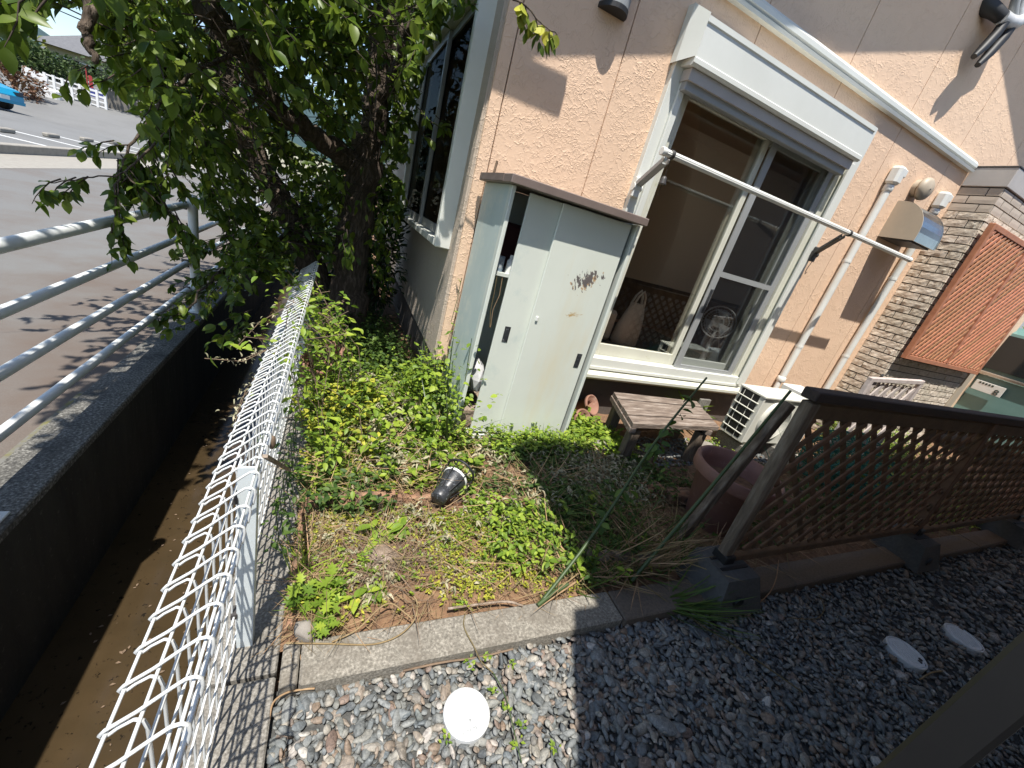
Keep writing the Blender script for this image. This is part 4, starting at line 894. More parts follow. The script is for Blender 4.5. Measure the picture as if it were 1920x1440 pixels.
for z, rx, ry in ((0, .15, .09), (.03, .165, .10), (.2, .16, .09), (.36, .12, .06), (.46, .085, .03)):
    for j in range(16):
        t = 2 * math.pi * j / 16; k = 1 + .06 * math.sin(5 * t + z * 9); v.append((2.97 + rx * math.cos(t) * k, 3.5 + ry * math.sin(t) * k, .513 + z))
mb.add(v, [(i * 16 + j, i * 16 + (j + 1) % 16, (i + 1) * 16 + (j + 1) % 16, (i + 1) * 16 + j) for i in range(4) for j in range(16)], True); mb.add(v[:16], [tuple(range(16))]); part('body', mb, M_bag, bg_)
for y in (3.475, 3.525):
    mb = MB(); mb.tube([(2.90, y, .95), (2.93, y, 1.05), (2.98, y, 1.11), (3.02, y, 1.05), (3.04, y, .95)], .012, 6); part('handle', mb, M_bag, bg_)
mb = MB(); mb.box((2.66, 3.52, .512), (2.80, 3.66, .84), .03); solo('paper_parcel', mb, M_bag, 'short pale parcel beside the cloth bag in the room', 'parcel')

# ================================================================== WHITE MESH FENCE ALONG THE CANAL
mf = thing('mesh_fence', 'white coated wire mesh fence with folded top beside the canal', 'mesh fence', (-.18, 2, .02))
PIT = .0593; y = -.26; prof = [(-.19, .03), (-.19, .30), (-.19, .645), (-.194, .665), (-.204, .672), (-.222, .660), (-.233, .648), (-.240, .643), (-.243, .650), (-.236, .660), (-.20, .688), (-.158, .728), (-.142, .742), (-.131, .744), (-.124, .738), (-.122, .722), (-.126, .695)]
mb = MB(); mb.tube([(x, .0, z) for x, z in prof], .0029, 6)
wm = mb.mesh('wire', M_wire)
while y < 3.62:
    inst('wire', wm, mf, (0, y, 0)); y += PIT
for x, z, r in ((-.1835, .05, .003), (-.1835, .17, .003), (-.1835, .29, .003), (-.1835, .41, .003), (-.1835, .53, .003), (-.1835, .64, .003), (-.2365, .651, .0028), (-.193, .686, .0028), (-.129, .700, .003), (-.1335, .7305, .0028)):
    mb = MB(); mb.tube([(x, -.3, z), (x, 1.6, z), (x, 3.62, z)], r, 6); part('long_wire', mb, M_wire, mf)
for yy in (-.98, .98, 2.94):
    mb = MB(); mb.box((-.178, yy, .0), (-.134, yy + .006, .715), .001); mb.box((-.178, yy + .006, .0), (-.173, yy + .035, .715)); mb.box((-.139, yy + .006, .0), (-.134, yy + .035, .715)); part('fence_post', mb, M_fpost, mf)
    for z in (.16, .60): mb = MB(); mb.box((-.192, yy - .004, z), (-.176, yy + .03, z + .02)); part('clamp', mb, M_dgrey, mf)
mb = MB(); a, b = atx(497, 855, -.115), atz(543, 882, .38); mb.bar(a, b, .012, .008); solo('wooden_stick', mb, M_stump, 'short pale wooden stick tied to the white mesh fence', 'stick')
mb = MB(); mb.lathe([(.006, 0), (.010, .01), (.009, .035), (.005, .04)], (-.122, 1.14, .665), n=8); solo('tied_knot', mb, M_stemb, 'dark knot of tape on the mesh fence by the wooden stick', 'knot')

# ================================================================== ROAD RAILING
rl = thing('pipe_railing', 'grey white four pipe railing along the road above the canal', 'railing', (-1.055, 4, .02))
for z, r in ((.885, .026), (.655, .022), (.435, .022), (.212, .022)):
    mb = MB(); mb.tube([(-1.098, -5, z), (-1.098, 1.6, z), (-1.098, 4.12, z), (-1.098, 6.7, z), (-1.098, 11.8, z), (-1.098, 22, z)], r, 14); part('rail', mb, M_railw, rl)
for yy in (-.95, 1.58, 4.12, 6.66, 9.2, 11.74, 14.28, 16.8, 19.4):
    mb = MB(); mb.tube([(-1.055, yy, .0), (-1.055, yy, .955)], .034, 16); mb.lathe([(.034, 0), (.03, .012), (0, .016)], (-1.055, yy, .955), n=16, cap=False); part('railing_post', mb, M_railw, rl)
    for z in (.885, .655, .435, .212):
        mb = MB(); mb.box((-1.13, yy - .05, z - .032), (-1.08, yy - .036, z + .032), .003); part('clamp', mb, M_dgrey, rl)
    mb = MB(); mb.box((-1.12, yy - .06, .02), (-.99, yy + .06, .03), .003); part('base_plate', mb, M_railw, rl)

# ================================================================== BROWN LATTICE FENCE
FY = .93
lf = thing('lattice_fence', 'dark brown wooden lattice fence on concrete feet beside the gravel', 'lattice fence', (3.8, FY, .1))
posts = [(1.885, 1.845), (3.875, 3.72), (5.75, 5.62), (7.6, 7.5)]   # foot x, top x
for k, (a, b) in enumerate(posts):
    mb = MB(); mb.bar((a, FY, .10), (b, FY, 1.085), .058, .05, (0, 1, 0), .004); part('fence_post', mb, M_postwood if k == 0 else M_fencewood, lf)
    mb = MB(); mb.box((a - .035, FY - .04, .165), (a + .035, FY + .04, .235), .004); part('metal_shoe', mb, M_blackp, lf)
mb = MB(); mb.bar((1.80, FY, 1.118), (8.0, FY - .01, 1.10), .066, .045, (0, 0, 1), .005); part('top_rail', mb, M_railwood, lf)
mb = MB(); mb.bar((1.84, FY + .005, 1.045), (8.0, FY, 1.03), .035, .07, (0, 0, 1), .004); part('upper_rail', mb, M_fencewood, lf)
for (a, b), (c, d) in zip(posts[:-1], posts[1:]):
    mb = MB(); mb.bar((a + .04, FY - .01, .20), (c - .05, FY - .01, .235), .03, .045, (0, 0, 1), .004); part('bottom_rail', mb, M_fencewood, lf)
    slats(lf, b + .05, d - .01, .245, 1.01, FY - .008, .098, .030, .010, M_fencewood, R_(45))
def foot(x, lab):
    mb = MB(); x0, x1, y0, y1 = x - .075, x + .15, .80, 1.01
    v = [(x0 - .05, y0 - .06, .02), (x1 + .05, y0 - .06, .02), (x1 + .05, y1 + .04, .02), (x0 - .05, y1 + .04, .02), (x0, y0, .19), (x1, y0, .19), (x1, y1, .19), (x0, y1, .19)]
    mb.add(v, [(3, 2, 1, 0), (4, 5, 6, 7), (0, 1, 5, 4), (1, 2, 6, 5), (2, 3, 7, 6), (3, 0, 4, 7)])
    t = thing('fence_block', lab, 'concrete block', (x, .9, .02), 'concrete feet of the lattice fence')
    part('block', mb, M_blockc, t)
    mb = MB(); mb.lathe([(.028, 0), (.028, .012)], (x0 + .08, y0 - .036, .09), (0, -1, 0), 16); part('hole', mb, M_blackp, t)
    mb = MB(); mb.box((x0 + .02, .86, .191), (x1 - .02, .875, .197)); mb.box((x0 + .02, .93, .191), (x1 - .02, .945, .197)); part('groove', mb, M_blackp, t)
foot(1.86, 'grey concrete fence foot at the end of the brown lattice fence, nearest the sunlit bed')
foot(3.80, 'grey concrete fence foot under the middle post of the brown lattice fence')
foot(5.60, 'grey concrete fence foot furthest along the brown lattice fence')

# leaning board, sticks and stems
def bar_thing(name, p, q, w_, d, mt, label, cat):
    mb = MB(); mb.bar(p, q, w_, d, (0, 1, 0), .004); return solo(name, mb, mt, label, cat, loc=p)
bar_thing('leaning_board', atz(1272, 1012, .06), aty(1482, 757, 1.16), .055, .04, M_postwood, 'weathered grey board leaning over the dusty pot toward the fence', 'board')
def stick(name, p, q, r, mt, label, cat, bend=.02, n=9):
    t = np.linspace(0, 1, n)[:, None]; P = p + (q - p) * t; P[:, 0] += bend * np.sin(t[:, 0] * 5); P[:, 1] += bend * np.cos(t[:, 0] * 4)
    mb = MB(); mb.tube(list(P), [r * (1.15 - .35 * x) for x in t[:, 0]], 8); return solo(name, mb, mt, label, cat, loc=p), P
stick('garden_stake', atz(1185, 1090, .06), aty(1482, 733, 1.24), .009, M_stem, 'thin dark green garden stake leaning in front of the air conditioner', 'stake', .003)
stick('garden_stake', atz(1600, 760, .45), aty(1655, 703, 1.95), .014, M_blackp, 'black garden stake in front of the pale brick pier', 'stake', .0)
rs = thing('rose_stem', 'thick green leaning stem with leaves in front of the bench', 'plant', atz(1012, 1132, .05))
p, q = atz(1012, 1132, .05), aty(1322, 708, 1.5); t = np.linspace(0, 1, 12)[:, None]; P = p + (q - p) * t; P[:, 0] += .018 * np.sin(t[:, 0] * 7)
mb = MB(); mb.tube(list(P), [.0085 - .003 * x for x in t[:, 0]], 8); part('stem', mb, M_stem, rs)
lv = ovate(.6, .08, .2); lm_ = MB(); lm_.add(lv[0], lv[1], True); lme = lm_.mesh('leaf', M_weedd)
for i in range(34):
    k = random.choice((.30, .42, .62, .66, .70, .74, .78, .82, .88)) + random.uniform(-.02, .02); c = p + (q - p) * k; s = random.uniform(.045, .08)
    inst('leaf', lme, rs, c + [random.uniform(-.01, .02), random.uniform(-.02, .01), 0], (random.uniform(-.9, .5), random.uniform(-.5, .5), random.uniform(0, 6.28)), (s, s, s))
mb = MB(); p = atz(1008, 1135, .055); q = atz(1055, 1098, .09); mb.tube([p, q], [.009, .008], 10); mb.tube([p + [.018, .01, .005], q + [.026, 0, .005]], .007, 10); solo('cut_stem', mb, M_stem, 'pair of cut green stems lying over the concrete kerb', 'cut stems')

# small faded white lattice and green net bundle behind the fence
wt = thing('white_lattice', 'faded white wooden lattice panel leaning before the brick pier', 'lattice panel', (5.2, 1.9, 0))
za = .97; xa0, xa1 = 4.42, 5.28; ya = 1.9
mb = MB(); mb.box((xa0 - .03, ya - .02, 0), (xa0 + .02, ya + .02, za), .004); mb.box((xa1 - .02, ya - .02, 0), (xa1 + .02, ya + .02, za + .06), .004); mb.bar((xa0 - .03, ya, za + .01), (xa1 + .02, ya, za + .07), .04, .04, c=.004); part('frame', mb, M_whitewood, wt)
slats(wt, xa0 + .02, xa1 - .02, .05, za - .01, ya, .12, .045, .012, M_whitewood, R_(55))
def net_bundle():
    v, f = pebble_template(3, 5); v = np.array(v); r = np.random.default_rng(3); n = np.sin(v @ r.normal(0, 4, (3, 3))).sum(1) * .08
    mb = MB(); mb.add(v * (1 + n[:, None]) * [.52, .30, .28] + [4.15, 1.62, .26], f); o = solo('net_bundle', mb, M_net, 'crumpled teal green garden net bundled behind the brown lattice fence', 'garden net')
    wmod = o.modifiers.new('wire', 'WIREFRAME'); wmod.thickness = .012
net_bundle()
bk = Bulk(); n = 500; P = np.stack([RNG.normal(4.15, .26, n), RNG.normal(1.62, .14, n), RNG.uniform(.05, .5, n)], 1); bk.leaves(T_STRAW, P, RNG.normal(0, 1, (n, 3)), RNG.normal(0, 1, (n, 3)), RNG.uniform(.12, .3, n))
bulk_obj('net_strands', bk, M_net, None)

# ================================================================== YARD: lids, edging boards, stones, lamp
for i, (x, y, r) in enumerate(LIDS):
    lab = ('white round drain lid in the sunny pebbles beside the kerb', 'white round drain lid with two dark finger holes in shaded gravel', 'white round drain lid nearest the dark porch post')[i]
    t = thing('drain_cover', lab, 'drain lid', (x, y, 0), 'drain lids in the gravel')
    mb = MB(); mb.lathe([(r, -.03), (r, .012), (r - .004, .016), (r - .007, .016), (r - .008, .009), (r - .011, .009), (r - .012, .0135), (0, .0145)], (x, y, 0), n=48, cap=False, smooth=False); part('lid', mb, M_lid, t)
    mb = MB()
    for k in range(-3, 4):
        h = math.sqrt(max(.0, (r * .7) ** 2 - (k * r * .2) ** 2))
        if i and h > .01: mb.box((x + k * r * .2 - .002, y - h, .0146), (x + k * r * .2 + .002, y + h, .0165))
    if i: part('rib', mb, M_lid, t)
    if i == 0:   # worn moulded marks
        mb = MB()
        for (dx, dy, w_, h_) in ((-.012, -.048, .010, .003), (-.002, -.048, .003, .012), (.012, -.044, .010, .003), (.018, -.048, .003, .010), (-.026, -.050, .003, .010), (.002, -.022, .008, .003), (.004, -.024, .003, .008)): mb.box((x + dx - w_ / 2, y + dy - h_ / 2, .0142), (x + dx + w_ / 2, y + dy + h_ / 2, .0152))
        part('moulded_mark', mb, M_grey, t)
    if i == 1:
        for dx, dy in ((.012, -.052), (.034, -.045)):
            mb = MB(); mb.lathe([(.009, .0), (.009, .0172), (0, .0172)], (x + dx, y + dy, 0), n=12, cap=False); part('finger_hole', mb, M_blackp, t)
def board(p, q, w_, d, mt, lab):
    mb = MB(); n = 18; p = np.array(p, float); q = np.array(q, float); a = (q - p) / np.linalg.norm(q - p); b = np.cross([0, 0, 1.], a); v = []
    for i in range(n + 1):
        c = p + (q - p) * i / n; hh = d * (1 + .10 * math.sin(i * 1.7) + RNG.normal(0, .07)); ww = w_ * (1 + RNG.normal(0, .08))
        for (u, z) in ((-.5, -.5), (-.52, .1), (-.38, .42), (.0, .5), (.36, .44), (.52, .1), (.5, -.5)): v.append(c + b * (u * ww + RNG.normal(0, .0025)) + np.array([0, 0, z * hh + RNG.normal(0, .003)]))
    mb.add(v, [(i * 7 + k, i * 7 + (k + 1) % 7, i * 7 + 7 + (k + 1) % 7, i * 7 + 7 + k) for i in range(n) for k in range(7)]); mb.add(v[:7], [tuple(range(7))]); mb.add(v[-7:], [tuple(range(7))[::-1]])
    return solo(name_board, mb, mt, lab, 'edging board', loc=p)
name_board = 'edging_board'
board((-.03, 1.575, .055), (.36, 1.60, .062), .055, .085, M_plankbed, 'reddish rotten edging board at the back of the sunlit bed, next to the mesh fence')
board((.375, 1.60, .050), (.72, 1.585, .045), .045, .07, M_plankbed, 'reddish edging board under the fallen black lamp')
board((.75, 1.57, .050), (1.08, 1.53, .052), .05, .075, M_plankbed, 'reddish edging board at the shaded end of the sunlit bed')
board((-.037, 1.005, .035), (-.037, 1.555, .04), .022, .05, M_plankbed, 'reddish edging board beside the concrete strip')
board(atz(1095, 1043, .075), atz(1235, 1050, .075), .05, .06, M_postwood, 'grey weathered board lying in the shaded weeds behind the kerb')
for i, (x, y, r) in enumerate(((2.02, 1.60, .05), (2.24, 1.54, -.1), (2.62, 1.5, .08), (2.9, 1.46, 0), (3.25, 1.44, .05), (3.6, 1.45, -.05))):
    mb = MB(); ca, sa = math.cos(r), math.sin(r); mb.obox((x, y, .055), [(ca, sa, 0), (-sa, ca, 0), (0, 0, 1)], (.105, .05, .04), .006); solo('clay_brick', mb, M_plankbed, ('first', 'second', 'third', 'fourth', 'fifth', 'last')[i] + ' reddish edging brick counted from the left side of the big pot', 'brick', group='bricks behind the big pot')
def rock(p, s, mt, seed, label, name='rock', cat='stone'):
    v, f = pebble_template(3, seed); v = np.array(v); mb = MB(); mb.add(v * s + p, f, True); return solo(name, mb, mt, label, cat, loc=p)
rock(np.array((.015, .985, .055)), np.array((.040, .048, .045)), M_stone, 12, 'rounded grey stone at the corner of the kerb and strip')
rock(np.array((.275, 1.235, .045)), np.array((.10, .085, .075)), M_stump, 23, 'rotten pale tree stump in the middle of the sunlit bed', 'tree_stump', 'stump')
rock(np.array((2.02, 2.16, .05)), np.array((.14, .09, .05)), M_conc, 31, 'flat pale stone among weeds before the bench', )
rock(np.array((3.12, 2.12, .06)), np.array((.12, .10, .07)), M_stone, 37, 'pale mossy stone between bench and air conditioner')
rock(np.array((.76, 2.95, .06)), np.array((.06, .06, .05)), M_stone, 38, 'grey stone near the house corner base')

sp = thing('spot_lamp', 'black plastic garden spot lamp lying on the weeds with a wire cage', 'garden lamp', (.63, 1.61, .12))
p0, p1 = np.array((.548, 1.51, .125)), np.array((.70, 1.668, .178)); ax = (p1 - p0) / np.linalg.norm(p1 - p0)
mb = MB(); mb.lathe([(0, 0), (.036, .0), (.041, .006), (.043, .060), (.040, .066), (.042, .070), (.060, .125), (.066, .160)], p0, ax, 28, cap=False); part('body', mb, M_black, sp)
mb = MB(); mb.lathe([(.066, .156), (.069, .159), (.069, .168), (.064, .170)], p0, ax, 28); part('rim', mb, M_pvc, sp)
mb = MB(); u = np.cross(ax, [0, 0, 1.]); u /= np.linalg.norm(u); v_ = np.cross(ax, u)
mb.tube([p0 + ax * .215 + .079 * (math.cos(t) * u + math.sin(t) * v_) for t in np.linspace(0, 2 * math.pi, 33)], .0065, 8, cap=False); part('cage_ring', mb, M_blackp, sp)
for k in range(6):
    t = k * math.pi / 3 + .3; d_ = math.cos(t) * u + math.sin(t) * v_; mb = MB(); mb.tube([p0 + ax * .05 + d_ * .044, p0 + ax * .13 + d_ * .072, p0 + ax * .215 + d_ * .079], .0028, 5); part('cage_rib', mb, M_blackp, sp)
mb = MB(); mb.tube([p0 + ax * .215 + .079 * (math.cos(t) * u + math.sin(t) * v_) for t in (.9, 4.04)], .003, 5); part('cage_bar', mb, M_blackp, sp)

# pale dry vines and twigs on the kerb
def cord(pix, r, mt, label, cat='vine', name='dry_vine'):
    pts = [atz(x, y, z) for x, y, z in pix]; P = []
    for i in range(len(pts) - 1):
        a = pts[max(i - 1, 0)]; b = pts[i]; c = pts[i + 1]; d = pts[min(i + 2, len(pts) - 1)]
        for t in np.linspace(0, 1, 6)[:-1]: P.append(.5 * ((2 * b) + (-a + c) * t + (2 * a - 5 * b + 4 * c - d) * t * t + (-a + 3 * b - 3 * c + d) * t ** 3))
    P.append(pts[-1]); mb = MB(); mb.tube(P, r, 5); return solo(name, mb, mt, label, cat, loc=P[0])
cord([(536, 1206, .05), (620, 1207, .052), (700, 1208, .05), (750, 1190, .055), (778, 1160, .06), (782, 1130, .07), (776, 1118, .08)], .0028, M_straw, 'long pale dry vine curving across the sunlit kerb')
cord([(622, 1204, .055), (670, 1180, .065), (712, 1140, .10), (735, 1132, .10), (760, 1150, .08), (772, 1160, .07)], .0028, M_straw, 'short pale dry vine arching over the bed edge')
cord([(873, 1150, .05), (870, 1175, .05), (890, 1215, .05), (902, 1240, .02), (925, 1262, .015)], .0022, M_straw, 'thin pale tendril trailing from the kerb onto the pebbles')
cord([(840, 1141, .06), (900, 1133, .06), (950, 1128, .06), (980, 1136, .055)], .005, M_stump, 'pale peeled twig lying on the back edge of the kerb', 'twig', 'dry_twig')
cord([(756, 1258, .012), (830, 1242, .014), (900, 1232, .014), (962, 1217, .014)], .0038, M_stemb, 'straight brown twig along the foot of the kerb', 'twig', 'dry_twig')
cord([(505, 1350, .015), (512, 1318, .02), (535, 1300, .02), (565, 1293, .018), (590, 1291, .018)], .003, M_straw, 'pale dry root curling at the corner of the pebbles', 'twig', 'dry_twig')
cord([(925, 1262, .014), (945, 1300, .014), (958, 1345, .014), (968, 1390, .014), (978, 1430, .014)], .0022, M_stem, 'thin green creeper running over the pebbles')
cord([(1195, 1085, .1), (1240, 1120, .05), (1320, 1175, .03), (1400, 1225, .02), (1505, 1298, .015)], .0028, M_straw, 'long pale grass stalk lying on the shaded gravel', 'grass stalk', 'grass_stalk')
cord([(1460, 1050, .12), (1455, 1085, .06), (1440, 1115, .04), (1400, 1150, .015)], .0026, M_straw, 'pale grass stalk hanging over the dark kerb', 'grass stalk', 'grass_stalk')
cord([(1535, 1115, .012), (1545, 1140, .012), (1530, 1160, .012), (1480, 1158, .012)], .0022, M_straw, 'curled dry stem on the shaded gravel', 'twig', 'dry_twig')
cord([(1725, 1274, .012), (1745, 1262, .012), (1766, 1258, .012)], .004, M_straw, 'short pale stem between two white drain lids', 'twig', 'dry_twig')
cord([(1805, 757, .65), (1822, 762, .62), (1834, 778, .52)], .02, M_hose, 'orange hose looping beyond the brown fence', 'hose', 'garden_hose')

# ================================================================== WEEDS
def rdir(n, up=.5, spread=1.0):
    d = RNG.normal(0, spread, (n, 3)); d[:, 2] = np.abs(RNG.normal(up, .3, n)) ; return d
BK = {k: Bulk() for k in ('weed', 'yellow', 'deep', 'wilt', 'straw', 'stem')}
def herb(xy, h, nl, size, T, key, droop=.2, stemkey='stem'):
    """many little upright plants at once: xy (n,2)"""
    n = len(xy)
    if n == 0: return
    base = np.stack([xy[:, 0], xy[:, 1], gz(xy[:, 0], xy[:, 1])], 1); H = h * RNG.uniform(.5, 1.3, n); lean = RNG.normal(0, .35, (n, 2))
    for j in range(nl):
        t = RNG.uniform(.25, 1, n); p = base + np.stack([lean[:, 0] * H * t, lean[:, 1] * H * t, H * t], 1)
        a = RNG.uniform(0, 6.28, n); d = np.stack([np.cos(a), np.sin(a), RNG.normal(.15, .35, n) - droop * 0], 1)
        hint = np.stack([RNG.normal(0, .3, n), RNG.normal(0, .3, n), np.ones(n)], 1)
        BK[key].leaves(T, p, d, hint, size * RNG.uniform(.6, 1.3, n))
    d = np.stack([lean[:, 0], lean[:, 1], np.ones(n)], 1); BK['stem'].leaves(T_BLADE, base, d, RNG.normal(0, 1, (n, 3)), H)
def pts(n, x0, x1, y0, y1, fn=None):
    P = np.stack([RNG.uniform(x0, x1, n), RNG.uniform(y0, y1, n)], 1)
    if fn is not None: P = P[fn(P[:, 0], P[:, 1])]
    return P
def clump(n, x0, x1, y0, y1, k=9, s=.07, fn=None):
    c = pts(k, x0, x1, y0, y1); P = c[RNG.integers(0, k, n)] + RNG.normal(0, s, (n, 2)); m_ = (P[:, 0] > x0 - .03) & (P[:, 0] < x1) & (P[:, 1] > y0) & (P[:, 1] < y1)
    if fn is not None: m_ &= fn(P[:, 0], P[:, 1])
    return P[m_]
NOL = lambda x, y: ~((x > .77) & (x < 1.70) & (y > 2.13)) & ~((x > XC - .02) & (y > YW - .05)) & (x > -.05) & (((x - 2.35) ** 2 + (y - 1.34) ** 2) > .055) & ~((np.abs(x - .63) < .1) & (np.abs(y - 1.6) < .1))
# sunlit bed: sparse yellow-green mat, straw, bits
herb(clump(1500, -.02, 1.15, 1.03, 1.57, 22, .10, NOL), .035, 5, .014, T_SIMPLE, 'yellow')
herb(clump(260, -.02, 1.1, 1.05, 1.57, 16, .08, NOL), .03, 5, .026, T_WILT, 'wilt')
herb(clump(520, .05, 1.15, 1.03, 1.57, 16, .08, NOL), .05, 6, .018, T_SIMPLE, 'weed')
herb(clump(200, .75, 1.15, 1.1, 1.65, 4, .09, NOL), .09, 7, .028, T_LEAF, 'weed')
herb(clump(60, .35, 1.0, 1.3, 1.6, 5, .07, NOL), .07, 5, .030, T_WILT, 'wilt')
# big weed patch between mesh fence and locker
f2 = lambda x, y: NOL(x, y)
herb(clump(1150, -.05, .84, 1.62, 2.5, 16, .11, f2), .08, 7, .026, T_LEAF, 'yellow')
herb(clump(260, .0, .82, 1.7, 2.6, 10, .12, f2), .15, 6, .05, T_ROUND, 'weed')
herb(clump(110, -.03, .72, 1.75, 2.8, 8, .12, f2), .30, 9, .046, T_LEAF, 'weed'); herb(clump(70, -.03, .5, 1.65, 2.6, 6, .12, f2), .24, 8, .05, T_LEAF, 'yellow')
herb(clump(150, -.02, 1.2, .97, 1.08, 10, .05, NOL), .04, 5, .018, T_SIMPLE, 'yellow'); herb(clump(60, .7, 1.5, 1.0, 1.5, 6, .1, NOL), .13, 8, .036, T_LEAF, 'weed')
herb(clump(1000, -.05, .84, 1.62, 3.0, 22, .12, f2), .12, 7, .034, T_LEAF, 'weed')
herb(clump(520, -.05, .8, 1.7, 3.3, 14, .10, f2), .13, 6, .034, T_ROUND, 'weed')
herb(clump(650, -.05, .8, 1.62, 2.9, 12, .1, f2), .14, 8, .032, T_WILT, 'wilt')
herb(clump(320, -.05, .35, 1.5, 2.6, 6, .10, f2), .14, 7, .030, T_LEAF, 'deep')
herb(clump(600, -.05, .69, 2.8, 4.6, 12, .16, f2), .20, 8, .040, T_LEAF, 'deep')
# along the locker's left side: climbing bright leaves
P = clump(180, .60, .83, 1.95, 2.75, 6, .06, f2); herb(P, .34, 12, .038, T_ROUND, 'weed'); herb(P[:60], .42, 10, .03, T_LEAF, 'weed')
# in front of the locker
herb(clump(520, .80, 1.75, 1.95, 2.15, 14, .06, NOL), .13, 8, .032, T_LEAF, 'weed')
herb(clump(140, .80, 1.8, 1.85, 2.16, 8, .07, NOL), .09, 6, .034, T_WILT, 'wilt')
herb(clump(460, 1.68, 2.2, 2.0, 2.7, 9, .08, NOL), .12, 8, .034, T_ROUND, 'weed')
herb(clump(110, 2.9, 3.4, 2.0, 2.3, 4, .07, NOL), .08, 7, .022, T_LEAF, 'weed')
# shaded weeds right of the bed
herb(clump(1100, .85, 2.3, 1.55, 2.02, 18, .10, NOL), .085, 7, .030, T_LEAF, 'deep')
herb(clump(900, .9, 2.1, 1.45, 2.0, 14, .10, NOL), .09, 7, .034, T_WILT, 'wilt')
herb(clump(650, 1.05, 1.85, 1.02, 1.6, 10, .10, NOL), .10, 7, .030, T_LEAF, 'deep')
herb(clump(120, 1.0, 1.7, 1.02, 1.2, 7, .06, NOL), .07, 6, .028, T_LEAF, 'weed')
herb(clump(900, 2.0, 6.5, 1.05, 2.0, 20, .16, NOL), .12, 7, .035, T_LEAF, 'deep')
herb(clump(340, 4.3, 7.0, 1.5, 2.5, 9, .16, NOL), .30, 9, .040, T_LEAF, 'weed')
herb(clump(150, 3.9, 5.6, 1.0, 1.2, 6, .08, NOL), .10, 7, .04, T_NARROW, 'weed')
# straw and dead stems lying about
def straw(P, size, key='straw', T=T_STRAW, lift=.01):
    n = len(P); a = RNG.uniform(0, 6.28, n); d = np.stack([np.cos(a), np.sin(a), RNG.normal(.06, .12, n)], 1)
    BK[key].leaves(T, np.stack([P[:, 0], P[:, 1], gz(P[:, 0], P[:, 1]) + lift + RNG.uniform(0, .03, n)], 1), d, np.stack([RNG.normal(0, .4, n), RNG.normal(0, .4, n), np.ones(n)], 1), size * RNG.uniform(.4, 1.4, n))
straw(pts(700, -.04, 1.2, 1.01, 1.6, NOL), .09); straw(pts(900, -.04, .85, 1.55, 2.7, NOL), .16); straw(pts(700, -.02, .84, 1.6, 2.7, NOL), .14, lift=.09); straw(pts(220, -.04, 1.2, 1.02, 1.6, NOL), .16, lift=.03); straw(pts(900, 1.05, 1.9, 1.0, 1.7, NOL), .24, lift=.04)
straw(pts(900, .9, 2.4, 1.5, 2.05, NOL), .14); straw(pts(1600, 1.9, 6.5, 1.0, 1.9, NOL), .24); straw(pts(350, -.05, .1, .96, 1.6), .10); straw(pts(260, .0, 1.25, .95, 1.03), .09)
P = np.stack([RNG.normal(1.5, .12, 130), RNG.normal(1.08, .05, 130)], 1); n = len(P); a = RNG.normal(1.2, .9, n)
BK['straw'].leaves(T_STRAW, np.stack([P[:, 0], P[:, 1], np.full(n, .07)], 1), np.stack([np.cos(a), -.3 * np.sin(a), RNG.uniform(.0, .6, n)], 1), RNG.normal(0, 1, (n, 3)) + [0, 0, 1], RNG.uniform(.15, .42, n))
n = 420; P = pts(n, -.02, .84, 1.62, 2.6, f2); n = len(P); a = RNG.uniform(0, 6.28, n)
BK['straw'].leaves(T_STRAW, np.stack([P[:, 0], P[:, 1], gz(P[:, 0], P[:, 1]) + RNG.uniform(.06, .15, n)], 1), np.stack([np.cos(a), np.sin(a), RNG.normal(0, .25, n)], 1), RNG.normal(0, .5, (n, 3)) + [0, 0, 1], RNG.uniform(.08, .3, n))
BKb = Bulk(); n = 420; P = np.stack([RNG.normal(.30, .11, n), RNG.normal(1.2, .07, n)], 1); a = RNG.uniform(0, 6.28, n)
BKb.leaves(T_STRAW, np.stack([P[:, 0], P[:, 1], gz(P[:, 0], P[:, 1]) + RNG.uniform(.0, .035, n)], 1), np.stack([np.cos(a), np.sin(a), RNG.normal(.1, .25, n)], 1), RNG.normal(0, .5, (n, 3)) + [0, 0, 1], RNG.uniform(.05, .16, n))
n = 900; P = pts(n, -.03, 1.9, 1.0, 2.6, NOL); n = len(P); a = RNG.uniform(0, 6.28, n)
BKb.leaves(T_STRAW, np.stack([P[:, 0], P[:, 1], gz(P[:, 0], P[:, 1]) + RNG.uniform(.005, .06, n)], 1), np.stack([np.cos(a), np.sin(a), RNG.normal(.05, .15, n)], 1), RNG.normal(0, .5, (n, 3)) + [0, 0, 1], RNG.uniform(.06, .22, n))
bulk_obj('dead_twigs', BKb, M_stemb)
# grass blades
n = 420; P = pts(n, 1.0, 1.9, 1.0, 1.5, NOL); n = len(P); BK['deep'].leaves(T_BLADE, np.stack([P[:, 0], P[:, 1], gz(P[:, 0], P[:, 1])], 1), np.stack([RNG.normal(0, .6, n), RNG.normal(-.1, .6, n), np.ones(n) * .7], 1), RNG.normal(0, 1, (n, 3)), RNG.uniform(.1, .28, n))
n = 60; P = np.stack([RNG.normal(.0, .03, n), RNG.normal(1.2, .09, n)], 1); BK['weed'].leaves(T_BLADE, np.stack([P[:, 0], P[:, 1], np.full(n, .04)], 1), np.stack([RNG.normal(0, .5, n), RNG.normal(-.2, .5, n), np.ones(n)], 1), RNG.normal(0, 1, (n, 3)), RNG.uniform(.06, .2, n))
